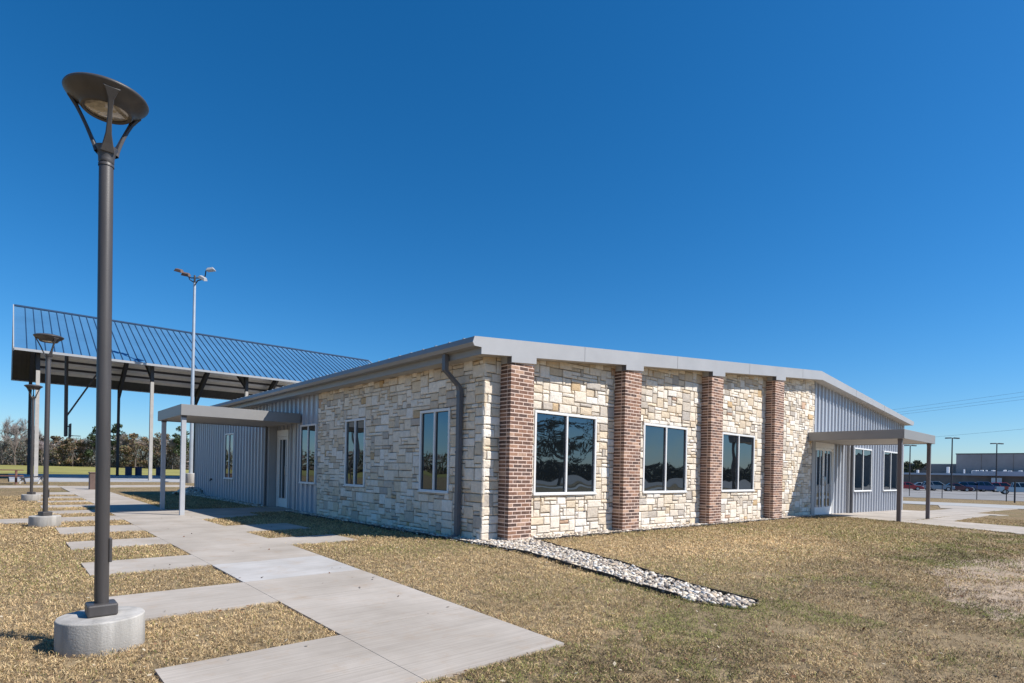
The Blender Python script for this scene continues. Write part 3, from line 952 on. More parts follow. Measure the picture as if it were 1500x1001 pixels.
def edging(pts, label):
    b = MB()
    for (p, q) in zip(pts[:-1], pts[1:]):
        dx, dy = q[0] - p[0], q[1] - p[1]; l = math.hypot(dx, dy); nx, ny = -dy / l * .006, dx / l * .006
        n = max(1, int(l / .35))
        for k in range(n):
            a = (p[0] + dx * k / n, p[1] + dy * k / n); c = (p[0] + dx * (k + 1) / n, p[1] + dy * (k + 1) / n)
            za, zc = float(gz(*a)), float(gz(*c))
            wob = .006 * math.sin(a[0] * 9 + a[1] * 7)
            b.hexa([(a[0] - nx, a[1] - ny, za - .06), (c[0] - nx, c[1] - ny, zc - .06), (c[0] + nx, c[1] + ny, zc - .06), (a[0] + nx, a[1] + ny, za - .06),
                    (a[0] - nx, a[1] - ny, za + .03 + wob), (c[0] - nx, c[1] - ny, zc + .03 + wob), (c[0] + nx, c[1] + ny, zc + .03 + wob), (a[0] + nx, a[1] + ny, za + .03 + wob)])
    tag(b.build('landscape_edging', M['edging']), label, 'edging', 'black edging strips of the rock bed')
edging([(-.33, 8.3), (-.33, .42), (-.345, -1.61), (-.765, -3.2), (-1.0, -4.0), (-1.12, -4.5)], 'black edging strip on the walkway side of the rock bed')
edging([(13.9, -.37), (.815, -.445), (.735, -.75), (.145, -2.74), (-.48, -4.21), (-.70, -5.10)], 'black edging strip on the sunny lawn side of the rock trench')

# ------------------------------------------------------------------ lawn blades
DIRT = [[(.5, -6.7), (1.2, -6.15), (2.4, -5.95), (3.2, -5.55), (5.0, -5.6), (6.4, -6.2), (5.4, -7.0), (3.6, -6.75), (2.5, -7.1), (1.4, -7.0)]]
def blob(P, n=80, amp=.12, seed=0):
    cx_ = sum(p[0] for p in P) / len(P); cy_ = sum(p[1] for p in P) / len(P)
    pts = []
    m_ = len(P)
    for i in range(m_):
        for t in np.linspace(0, 1, n // m_, endpoint=False):
            x = P[i][0] * (1 - t) + P[(i + 1) % m_][0] * t; y = P[i][1] * (1 - t) + P[(i + 1) % m_][1] * t
            k = 1 + amp * (float(fbm(x * 4, y * 4, seed)) - .5) * 4
            pts.append((cx_ + (x - cx_) * k, cy_ + (y - cy_) * k))
    return pts
DIRT = [blob(P, 80, .12, i) for i, P in enumerate(DIRT)]
dbm = MB()
for P in DIRT: dbm.poly([(x, y, float(gz(x, y)) + GDZ + .005) for x, y in P])
tag(dbm.build('bare_dirt', M['dirt']), kind='structure')
# soil lip along paved edges near the camera (gap between sod and slab)
sl_ = MB()
def soil_strip(a, b_, wd):
    dx, dy = b_[0] - a[0], b_[1] - a[1]; l = math.hypot(dx, dy); nx, ny = -dy / l * wd, dx / l * wd
    n = max(1, int(l / .12))
    for k in range(n):
        t0, t1 = k / n, (k + 1) / n
        w0 = .55 + .9 * float(fbm((a[0] + dx * t0) * 5, (a[1] + dy * t0) * 5, 61)); w1 = .55 + .9 * float(fbm((a[0] + dx * t1) * 5, (a[1] + dy * t1) * 5, 61))
        P = [(a[0] + dx * t0, a[1] + dy * t0), (a[0] + dx * t1, a[1] + dy * t1), (a[0] + dx * t1 + nx * w1, a[1] + dy * t1 + ny * w1), (a[0] + dx * t0 + nx * w0, a[1] + dy * t0 + ny * w0)]
        sl_.poly([(q[0], q[1], float(gz(*q)) + GDZ + .004) for q in P])
for a, b_ in ((-4.84, 1.3), (2.3, 3.55), (4.9, 6.75)):
    soil_strip((path_right(b_), b_), (path_right(a), a), .05)
for k, (a, b_) in enumerate(strips[:9]):
    xl = -5.40 + .01 * k
    soil_strip((xl, b_), (path_left(b_), b_), .045)
for a, b_, xr in rstrips:
    soil_strip((path_right(b_), b_), (xr, b_), -.04); soil_strip((path_right(a), a), (xr, a), -.03)
tag(sl_.build('soil', M['soil']), kind='structure')
def near_mask(x, y):
    """mask of places where grass grows"""
    ok = np.ones(len(x), bool)
    nearest = np.full(len(x), 9.)
    for P in PAVED:
        xs = [p[0] for p in P]; ys = [p[1] for p in P]
        bb = (x > min(xs) - .3) & (x < max(xs) + .3) & (y > min(ys) - .3) & (y < max(ys) + .3)
        i = np.where(bb)[0]
        if not len(i): continue
        ins = in_poly(x[i], y[i], P)
        ok[i[ins]] = False
        nearest[i] = np.minimum(nearest[i], edge_dist(x[i], y[i], P))
    ok &= nearest > .030 - .060 * fbm(x * 9, y * 9, 8)
    for P in GRAVEL:
        ok &= ~in_poly(x, y, P)
    ok &= np.hypot(x + 5.572, y + 2.93) > .255
    ok &= np.hypot(x + 5.49, y - 6.62) > .255
    return ok, nearest

def make_blades(N_, rmin, rmax, seed, stuffname):
    r_ = np.random.default_rng(seed)
    # density falls with distance from where people stand: r ~ pdf r^-0.5
    q = r_.random(N_)
    r = (rmin ** .5 + q * (rmax ** .5 - rmin ** .5)) ** 2
    th = YAW + r_.uniform(-math.radians(56), math.radians(56), N_)
    x = CX + r * np.cos(th); y = CY + r * np.sin(th)
    ok, near = near_mask(x, y)
    bare = np.zeros(N_)
    for P in DIRT:
        ins = in_poly(x, y, P)
        bare = np.where(ins, np.maximum(bare, np.clip(edge_dist(x, y, P) / .5, 0, 1)), bare)
    clump = fbm(x * 3.1, y * 3.1, 5)
    wisp = fbm(x * 6, y * 2.4, 15)
    ok &= ~(r_.random(N_) < np.clip(bare * 1.5 - .32 - 6 * np.clip(wisp - .47, 0, 1), 0, .9))
    thin = np.clip((fbm(x * 1.1 + 7, y * .7, 44) - .60) * 6, 0, .75) * ((y < -4.2) & (x > -3))
    ok &= r_.random(N_) > thin
    ok &= r_.random(N_) < .55 + .9 * fbm(x * 1.3, y * 1.3, 3)
    tuft = fbm(x * 13, y * 13, 71, 2)
    rough = np.clip((-y - 4.3) / .8, 0, 1) * (x > -4.5)                  # trampled, patchy strip nearest the viewer
    ok &= r_.random(N_) < np.clip((tuft - .27 - .07 * rough) * 6, .2, 1)
    x, y, r, near, clump, tuft, rough = x[ok], y[ok], r[ok], near[ok], clump[ok], tuft[ok], rough[ok]
    n = len(x)
    sc = np.clip(r / 5.5, 1, 2.6)
    ln = r_.uniform(.015, .040, n) * (1 + .22 * (sc - 1))
    wd = r_.uniform(.0016, .0034, n) * sc
    # colours
    tan = np.array([(.55, .43, .27), (.47, .355, .21), (.64, .53, .36), (.39, .29, .17), (.31, .23, .14), (.57, .43, .29)])
    grn = np.array([(.19, .22, .065), (.25, .265, .09), (.15, .18, .055), (.31, .31, .13)])
    dark = np.array([(.115, .085, .055), (.17, .12, .08), (.09, .072, .05)])
    gmask = .09 + .45 * np.clip((fbm(x * .55 + 3, y * .55, 9) - .50) * 4, 0, 1)
    gmask = gmask + .95 * rough * np.clip((fbm(x * 1.4 + 11, y * 1.4, 19) - .44) * 6, 0, 1) + .25 * np.exp(-((y + 1.9) / .9) ** 2) * (x > 7)
    midlawn = np.exp(-((x - 3.2) / 3.6) ** 2 - ((y + 2.6) / 1.7) ** 2)
    gmask = gmask * (1 - .45 * ((x < -3.0))) * (1 - .8 * midlawn)
    dmask = .10 + .42 * rough * np.clip((fbm(x * 2.1, y * 2.1, 21) - .42) * 5, 0, 1)
    u_ = r_.random(n)
    C_ = tan[r_.integers(len(tan), size=n)]
    C_ = np.where((u_ < gmask)[:, None], grn[r_.integers(len(grn), size=n)], C_)
    u2_ = r_.random(n)
    C_ = np.where((u2_ < dmask)[:, None], dark[r_.integers(len(dark), size=n)], C_)
    C_ = C_ * np.array([1.14, 1.06, .885]) * (1 + .52 * midlawn)[:, None] * (.72 + .56 * fbm(x * 1.1, y * 1.1, 31))[:, None] * (.8 + .5 * (tuft - .3))[:, None] * r_.uniform(.8, 1.2, n)[:, None]
    az = r_.uniform(0, 2 * math.pi, n)
    lean = np.abs(r_.normal(1.15, .30, n)).clip(.1, 1.5)      # from vertical
    z0 = gz(x, y) + GDZ + r_.uniform(0, 1, n) * (.012 + .05 * np.clip(tuft - .28, 0, .6)) * np.clip(near / .05, .3, 1)
    d1 = np.stack([np.sin(lean * .6) * np.cos(az), np.sin(lean * .6) * np.sin(az), np.cos(lean * .6)], 1)
    l2 = lean + r_.uniform(.0, .7, n)
    d2 = np.stack([np.sin(l2) * np.cos(az), np.sin(l2) * np.sin(az), np.cos(l2)], 1)
    tw = az + math.pi / 2 + r_.normal(0, .6, n)
    sd_ = np.stack([np.cos(tw), np.sin(tw), r_.normal(0, .35, n)], 1) * (wd * .5)[:, None]
    p0 = np.stack([x, y, z0], 1)
    p1 = p0 + d1 * (ln * .5)[:, None]
    p2 = p1 + d2 * (ln * .5)[:, None]
    p2[:, 2] = np.maximum(p2[:, 2], z0 + .004)
    V = np.stack([p0 - sd_, p0 + sd_, p1 + sd_ * 1.1, p1 - sd_ * 1.1, p2 + sd_ * .25, p2 - sd_ * .25], 1).reshape(-1, 3)
    base = np.arange(n)[:, None] * 6
    F = np.concatenate([base + np.array([[0, 1, 2, 3]]), base + np.array([[3, 2, 4, 5]])])
    Cc = np.repeat(C_, 6, 0)
    o = np_mesh(stuffname, V, F, M['blade'], Cc)
    return tag(o, 'short dormant tan and green grass covering the lawns around the walks', 'grass', kind='stuff')
make_blades(1750000, 2.4, 27, 1, 'lawn_grass')

# fallen leaves and crumbs on the near lawn
def leaf_litter(N_, seed):
    r_ = np.random.default_rng(seed)
    r = r_.uniform(2.6, 13, N_); th = YAW + r_.uniform(-1, 1, N_)
    x = CX + r * np.cos(th); y = CY + r * np.sin(th)
    inb = in_poly(x, y, BUILD)
    x, y = x[~inb], y[~inb]
    ok, near = near_mask(x, y)
    keep = ok | (r_.random(len(x)) < .10 * (fbm(x * 1.5, y * 1.5, 77) > .5))
    x, y, ok = x[keep], y[keep], ok[keep]
    n = len(x)
    s = r_.uniform(.008, .022, n)
    az = r_.uniform(0, 6.28, n)
    a = np.stack([np.cos(az), np.sin(az), r_.normal(0, .3, n)], 1) * s[:, None]
    b_ = np.stack([-np.sin(az), np.cos(az), r_.normal(0, .3, n)], 1) * (s * .55)[:, None]
    p = np.stack([x, y, gz(x, y) + np.where(ok, .008, .006) + np.where(ok, r_.uniform(0, .008, n), 0)], 1)
    V = np.stack([p - a, p + b_, p + a, p - b_], 1).reshape(-1, 3)
    F = np.arange(n)[:, None] * 4 + np.array([[0, 1, 2, 3]])
    pal = np.array([(.16, .075, .035), (.10, .055, .03), (.50, .42, .30), (.26, .15, .08), (.07, .05, .035)])
    C_ = np.repeat(pal[r_.integers(len(pal), size=n)], 4, 0)
    tag(np_mesh('leaf_litter', V, F, M['blade'], C_), 'scattered dry brown leaf bits lying on the lawn and the walk', 'leaf litter', kind='stuff')
leaf_litter(3800, 4)

# ------------------------------------------------------------------ covered court (blue-roofed shed)
SH = -.06
shed = thing('open_shed', 'large open-sided steel shelter with a blue standing-seam gable roof on tall columns', 'shelter', (0, 0, 0))
EY0, EY1, RY, EZ, RZ, SX0, SX1 = 39.3, 56.9, 48.1, 8.17, 12.55, -5.8, 22.6
def rz_(y): return RZ - (RZ - EZ) * abs(y - RY) / (RY - EY0)
b = MB()
for ya, yb in ((EY0, RY), (RY, EY1)):
    b.prism([(SX0, ya, rz_(ya)), (SX0, yb, rz_(yb)), (SX0, yb, rz_(yb) - .06), (SX0, ya, rz_(ya) - .06)], (SX1 - SX0, 0, 0))
ro = b.build('roof', M['blueroof'], shed)
b = MB(); x = SX0 + .6
while x < SX1 - .1:
    for ya, yb in ((EY0, RY), (RY, EY1)):
        b.prism([(x, ya, rz_(ya) + .002), (x, yb, rz_(yb) + .002), (x, yb, rz_(yb) + .055), (x, ya, rz_(ya) + .055)], (.035, 0, 0))
    x += .455
b.build('roof_seam', M['blueseam'], ro)
b = MB(); b.box(SX0, SX1, RY - .15, RY + .15, RZ - .02, RZ + .09); b.build('ridge_cap', M['blueseam'], ro)
b = MB()
for x0 in (SX0 - .06, SX1 + .005):
    for ya, yb in ((EY0 - .05, RY), (RY, EY1 + .05)):
        b.prism([(x0, ya, rz_(ya) + .10), (x0, yb, rz_(yb) + .10), (x0, yb, rz_(yb) - .16), (x0, ya, rz_(ya) - .16)], (.055, 0, 0))
b.box(SX0, SX1, EY0 - .12, EY0 - .005, EZ - .13, EZ + .02)
b.box(SX0, SX1, EY1 + .005, EY1 + .12, EZ - .18, EZ + .02)
b.build('eave_trim', M['whitetrim'], shed)
b = MB()
for ya, yb in ((EY0, RY), (RY, EY1)):
    b.prism([(SX0, ya, rz_(ya) - .07), (SX0, yb, rz_(yb) - .07), (SX0, yb, rz_(yb) - .09), (SX0, ya, rz_(ya) - .09)], (SX1 - SX0, 0, 0))
x = SX0 + .2
while x < SX1:
    b.prism([(x, RY, RZ - .09), (x, EY1, EZ - .09), (x, EY1, EZ - .12), (x, RY, RZ - .12)], (.06, 0, 0))
    x += .30
b.build('roof_underside', M['deck'], shed)
b = MB()
for k in range(1, 8):
    for sgn in (-1, 1):
        y = RY + sgn * k * 1.02
        b.prism([(-4.2, y, rz_(y) - .13), (-4.2, y + .04, rz_(y) - .13), (-4.2, y + .04, rz_(y) - .36), (-4.2, y, rz_(y) - .36)], (SX1 + 4.0, 0, 0))
        b.prism([(-4.2, y - .32, rz_(y - .32) - .122), (-4.2, y + .32, rz_(y + .32) - .122), (-4.2, y + .32, rz_(y + .32) - .14), (-4.2, y - .32, rz_(y - .32) - .14)], (SX1 + 4.0, 0, 0))
b.build('purlin', M['purlin'], shed)
FX = [-4.62, 1.66, 8.05, 14.4, 20.8]
def ibeam(b, p, q, h0, h1, fl=.11, t=.02):
    """rafter in the y-z plane, deep web with two flanges"""
    (x, y0, z0), (_, y1, z1) = p, q
    b.hexa([(x - .012, y0, z0 - h0), (x + .012, y0, z0 - h0), (x + .012, y1, z1 - h1), (x - .012, y1, z1 - h1), (x - .012, y0, z0), (x + .012, y0, z0), (x + .012, y1, z1), (x - .012, y1, z1)])
    for dz0, dz1 in ((0, 0), (-h0, -h1)):
        b.hexa([(x - fl, y0, z0 + dz0 - t), (x + fl, y0, z0 + dz0 - t), (x + fl, y1, z1 + dz1 - t), (x - fl, y1, z1 + dz1 - t), (x - fl, y0, z0 + dz0 + t), (x + fl, y0, z0 + dz0 + t), (x + fl, y1, z1 + dz1 + t), (x - fl, y1, z1 + dz1 + t)])
for x in FX:
    b = MB()
    ibeam(b, (x, 40.0, rz_(40.0) - .40), (x, RY, RZ - .40), 1.0, .45)
    ibeam(b, (x, 56.2, rz_(56.2) - .40), (x, RY, RZ - .40), 1.0, .45)
    b.build('rafter', M['steel'], shed)
    for y, mt in ((40.1, M['colpaint']), (56.2, M['steel'])):  # far columns take the dark steel: roof shade put into their colour
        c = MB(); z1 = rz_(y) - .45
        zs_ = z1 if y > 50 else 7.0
        def icol(c, a, b__):
            c.box(x - .10, x + .10, y - .14, y - .12, a, b__); c.box(x - .10, x + .10, y + .12, y + .14, a, b__); c.box(x - .07, x + .07, y - .12, y + .12, a, b__)
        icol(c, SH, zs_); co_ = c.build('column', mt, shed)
        if y < 50:  # column top and haunch plate in dark steel, eave shade painted into the colour
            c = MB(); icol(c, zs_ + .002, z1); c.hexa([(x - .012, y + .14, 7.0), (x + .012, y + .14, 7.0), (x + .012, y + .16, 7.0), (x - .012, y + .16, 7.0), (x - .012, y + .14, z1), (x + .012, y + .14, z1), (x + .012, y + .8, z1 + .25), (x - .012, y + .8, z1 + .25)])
            c.build('haunch_painted_shade', M['steel'], co_)
# hanging basketball goal
goal = thing('basketball_goal', 'ceiling-hung basketball goal on dark steel arms under the blue shelter roof', 'basketball goal', (-2.66, 48.1, 0))
b = MB(off=(-2.66, 48.1, 0))
for dy in (-.5, .5):
    b.tube([(-2.72, 48.1 + dy, RZ - .8), (-2.66, 48.1 + dy, 3.15)], .09, 8)
b.tube([(-2.66, 47.6, 3.2), (-2.66, 48.6, 3.2)], .09, 8); b.tube([(-2.66, 47.6, 5.3), (-2.66, 48.6, 5.3)], .06, 8)
b.tube([(-.5, 48.1, 8.7), (-2.6, 48.1, 4.75)], .06, 8); b.tube([(-.5, 48.1, 8.7), (-.5, 48.1, RZ - .6)], .06, 8)
b.build('hanger_frame', M['steel'], goal)
b = MB(off=(-2.66, 48.1, 0)); b.box(-2.45, -2.38, 47.2, 49.0, 3.05, 4.1); b.tube([(-2.66, 48.1, 3.9), (-2.4, 48.1, 3.9)], .04, 6)
b.build('backboard', M['steel'], goal)
b = MB(off=(-2.66, 48.1, 0))
ring = [(-2.38 + .40 + .24 * math.cos(t), 48.1 + .24 * math.sin(t), 3.2) for t in np.linspace(0, 2 * math.pi, 20)]
b.tube(ring, .02, 6); b.tube([(-2.4, 48.1, 3.2), (-2.2, 48.1, 3.2)], .035, 6)
b.build('rim', pmat('orange_rim', (.30, .09, .04), .5), goal)
# drums
for k, (x, y) in enumerate(((2.37, 55.0), (3.15, 55.05), (4.85, 55.3))):
    b = MB(off=(x, y, SH + .1))
    b.lathe([(0, 0), (.27, 0), (.275, .03), (.27, .06), (.27, .27), (.282, .285), (.27, .30), (.27, .52), (.282, .535), (.27, .55), (.27, .76), (.285, .78), (.285, .80), (.25, .80), (.25, .10), (0, .10)], (x, y, SH + .1), n=24)
    o = b.build('drum_bin', M['bin'], smooth=True); o.location = (x, y, SH + .08)
    tag(o, ('dark blue drum bin just right of the far shelter column', 'dark blue drum bin, right-hand one of the close pair', 'dark blue drum bin standing alone next to the canopy post')[k], 'bin', 'blue drum bins on the shelter slab')

# floodlight pole
fl = thing('floodlight_pole', 'tall pale floodlight pole with angled floodlights in front of the blue shelter', 'floodlight', (3.36, 36.0, SH))
fl.scale = (1.14, 1.14, 1.134)
o3 = (2.27, 30.6, SH)
b = MB(); b.lathe([(0, -.1), (.31, -.1), (.31, .52), (.29, .56), (0, .56)], n=24); b.build('footing', M['concrete'], fl, smooth=True)
b = MB(); b.tube([(0, 0, .55), (0, 0, 12.0)], [.11, .075], 16); b.build('pole', M['polewhite'], fl, smooth=True)
b = MB()
RX, RYY = rt.x, rt.y
def lat(d, z, f=0): return (rt.x * d + fw.x * f, rt.y * d + fw.y * f, z)
b.tube([(0, 0, 11.9), (0, 0, 12.45)], .06, 10)
b.tube([lat(-.42, 12.55), lat(-.40, 12.38), lat(-.2, 12.3), lat(.38, 12.3), lat(.62, 12.42), lat(.66, 12.75)], .035, 8)
b.tube([lat(0, 12.0), lat(-.3, 12.2), lat(-.42, 12.5)], .03, 8)
b.tube([lat(0, 11.85), lat(.25, 11.9, -.3), lat(.35, 12.05, -.3), lat(.6, 12.1, -.35)], .035, 8)
b.build('crossarm', M['steel'], fl, smooth=True)
def flood(d, z, f, tilt, yaw):
    o = thing_part('floodlight_head', M['rust'], fl)
    return o
for (d, z, f, tx, ry) in ((-.95, 12.72, 0, .35, .25), (-.62, 12.55, .15, .5, .2), (.95, 12.82, 0, -.1, -.15), (.72, 12.15, -.45, .35, .5)):
    b = MB()
    b.hexa([(-.30, -.20, -.09), (.30, -.20, -.09), (.30, .20, -.09), (-.30, .20, -.09), (-.20, -.13, .12), (.20, -.13, .12), (.20, .13, .12), (-.20, .13, .12)])
    h = b.build('floodlight_head', M['rust'] if d < 0 else M['whitetrim'], fl, bevel=.03)
    h.scale = (.82, .82, .82); h.location = lat(d, z, f); h.rotation_euler = (tx, ry, math.atan2(rt.y, rt.x))

# picnic table (cut by the frame) and a low bench with debris, trash box
pt = thing('picnic_table', 'red-brown picnic table on the grass at the left edge of the picture', 'picnic table', (-6.3, 33.2, SH))
def tbox(nm, x0, x1, y0, y1, z0, z1, mt=M['wood']):
    b = MB(); b.box(x0, x1, y0, y1, z0, z1); return b.build(nm, mt, pt, bevel=.01, seg=1)
b = MB()
for k in range(5): b.box(-.95, .95, -.39 + k * .16, -.39 + k * .16 + .145, .72, .76)
b.build('table_top', M['wood'], pt)
for s_ in (-1, 1):
    b = MB()
    for k in range(2): b.box(-.95, .95, s_ * .72 - .14 + k * .15, s_ * .72 - .14 + k * .15 + .135, .42, .46)
    b.build('bench', M['wood'], pt)
for sx in (-.65, .65):
    b = MB()
    b.tube([(sx, -.30, .72), (sx, -.62, -.04)], .05, 6); b.tube([(sx, .30, .72), (sx, .62, -.04)], .05, 6)
    b.box(sx - .04, sx + .04, -.85, .85, .34, .42); b.box(sx - .04, sx + .04, -.38, .38, .66, .72)
    b.build('leg', M['wood'], pt)
bn = thing('low_bench', 'small dark low bench with pale feet beside the picnic table', 'bench', (-4.95, 33.6, SH))
b = MB(); b.hexa([(-.55, -.2, .26), (.5, -.2, .40), (.5, .2, .40), (-.55, .2, .26), (-.55, -.2, .32), (.5, -.2, .46), (.5, .2, .46), (-.55, .2, .32)]); b.build('seat', M['steel'], bn)
for sx in (-.4, .38):
    b = MB(); b.tube([(sx, 0, .34), (sx - .15, -.12, -.02)], .045, 6); b.tube([(sx, 0, .34), (sx + .1, .12, -.02)], .045, 6); b.build('leg', M['colpaint'], bn)
x, y = -2.95, 25.0
tx = thing('trash_bin', 'brown square trash bin behind the nearest lamp post beside the walk', 'bin', (x, y, SH))
b = MB(); b.box(-.24, .24, -.24, .24, -.02, .74); b.build('body', M['rust'], tx, bevel=.02)
b = MB(); b.box(-.26, .26, -.26, .26, .74, .80); b.build('lid', M['rust'], tx, bevel=.02)

# ------------------------------------------------------------------ far right: lot, cars, big building
LZ = float(gz(120, 10))
wf_ = thing('wire_fence', 'low wire fence on dark posts between the grass strip and the parking lot', 'fence', (0, 0, 0))
FP = [(80.5, 16.5), (75.7, 11.97), (71.0, 7.81), (70.0, 4.65), (65.3, 1.68), (58.7, .28), (52, -1.5), (46.6, -3.5)]
for k, (x, y) in enumerate(FP):
    b = MB(); z = float(gz(x, y)); b.tube([(x, y, z - .1), (x, y, z + (1.85 if k == 5 else 1.5))], .06 if k == 5 else .04, 8); b.build('post', M['fencepost'], wf_)
b = MB()
for h in (.5, 1.0, 1.42):
    b.tube([(x, y, float(gz(x, y)) + h) for x, y in FP], .009, 4)
b.build('wire', M['fencepost'], wf_)
sg = MB(off=(65.25, 1.6, 0))
sg.box(65.2, 65.22, 1.52, 1.82, float(gz(65, 1)) + 1.12, float(gz(65, 1)) + 1.42)
so_ = sg.build('sign_plate', pmat('red_sign', (.34, .08, .075), .5), wf_); so_.location = (65.25, 1.6, 0)

big = thing('warehouse', 'long flat-roofed tan warehouse with low front wing beyond the parking lot', 'building', (0, 0, 0))
BZ = LZ - .3
b = MB(); b.box(150, 200, -60, 21.2, BZ, 6.75); b.build('main_block', M['tilt'], big)
b = MB(); b.box(149.9, 200.1, -60.1, 21.3, 6.75, 6.95); b.build('parapet', M['steel'], big)
b = MB()
for y in np.arange(-56, 20, 5.2): b.box(149.97, 150, y, y + .12, BZ, 6.7)
b.build('pilaster', M['lowwall'], big)
b = MB(); b.box(153, 190, 21.35, 60, BZ, 4.55); b.build('side_block', M['tilt'], big)
b = MB(); b.box(152.9, 190, 21.36, 60.1, 4.55, 4.72); b.build('parapet', M['whitetrim'], big)
b = MB(); b.box(140, 149.8, 2.5, 34, BZ, 2.1); b.build('front_wing', M['lowwall'], big)
b = MB(); b.box(138.5, 149.85, 2.4, 16.5, 2.1, 3.0); b.box(139.4, 149.85, 16.6, 34.1, 2.1, 2.5); b.build('wing_roof', M['flatroof'], big)
b = MB(); b.box(141, 149.7, -14, 2.2, BZ, 3.1)
for y in np.arange(-13.8, 2, .6): b.box(140.93, 141, y, y + .12, BZ, 3.05)
b.build('ribbed_wing', M['tilt'], big)
b = MB(); b.box(140.8, 141, -8.5, -3.2, BZ, 2.9); b.build('roller_door', M['flatroof'], big)
random.seed(5)
b = MB()
for k in range(26):
    y = random.uniform(3.5, 33); x = random.uniform(141, 148); s = random.uniform(.1, .28); h = random.choice([.15, .25, .4, .25, .9 if k % 9 == 0 else .2])
    b.box(x - s, x + s, y - s, y + s, 2.45, 3.0 + h)
for y in (-1.5, .2): b.box(142, 142.6, y, y + .6, 3.1, 4.2 if y < 0 else 3.6)
b.build('roof_unit', M['unit'], big, bevel=.05, seg=1)
b = MB(); b.box(139.2, 139.3, 12.0, 13.6, .6, 1.7); b.build('sign_panel', M['unit'], big)

# parking lot lights
def lot_light(x, y, h, lab, first=[None]):
    z = float(gz(x, y))
    o = thing('parking_light', lab, 'street lamp', (x, y, z), 'twin-headed parking lot lights')
    b = MB(); b.tube([(0, 0, 0), (0, 0, h)], [.13, .09], 10); b.build('pole', M['steel'], o)
    for s_ in (-1, 1):
        b = MB(); b.hexa([lat(s_ * .28, h - .10, -.22), lat(s_ * 1.15, h - .14, -.22), lat(s_ * 1.15, h - .14, .22), lat(s_ * .28, h - .10, .22),
                          lat(s_ * .28, h + .10, -.22), lat(s_ * 1.15, h + .06, -.22), lat(s_ * 1.15, h + .06, .22), lat(s_ * .28, h + .10, .22)])
        b.build('lamp_head', M['steel'], o, bevel=.03)
    b = MB(); b.tube([lat(-.3, h), lat(.3, h)], .06, 8); b.build('bracket', M['steel'], o)
lot_light(118, 15.9, 9.4, 'tallest twin-headed parking lot light, in front of the warehouse corner')
lot_light(136, 12.4, 9.2, 'twin-headed parking lot light in front of the warehouse wall, rightmost of three')
lot_light(128, 24.5, 8.7, 'twin-headed parking lot light seen under the canopy in front of the dark tree')

# cars ------------------------------------------------------------------
PROF = {   # outline of lower body, greenhouse (x from rear to front)
    'sedan': dict(L=4.7, W=1.82, body=[(-2.33, .30), (-2.36, .62), (-2.25, .92), (-1.55, .98), (.9, .94), (1.75, .84), (2.22, .70), (2.34, .50), (2.30, .26)], cab=[(-1.72, .96), (-1.0, 1.40), (.10, 1.44), (.98, .94)], wb=1.38, wr=.33),
    'suv': dict(L=4.8, W=1.9, body=[(-2.36, .36), (-2.40, .75), (-2.34, 1.04), (-1.5, 1.08), (.9, 1.05), (1.9, .98), (2.30, .82), (2.38, .55), (2.33, .32)], cab=[(-2.28, 1.06), (-1.95, 1.66), (.05, 1.72), (.95, 1.06)], wb=1.40, wr=.37),
    'pickup': dict(L=5.6, W=1.95, body=[(-2.75, .45), (-2.80, .72), (-2.76, 1.12), (-.75, 1.14), (1.1, 1.14), (2.2, 1.06), (2.66, .92), (2.76, .60), (2.70, .38)], cab=[(-.95, 1.12), (-.80, 1.78), (.55, 1.80), (1.25, 1.13)], wb=1.72, wr=.39),
}
CARMESH = {}
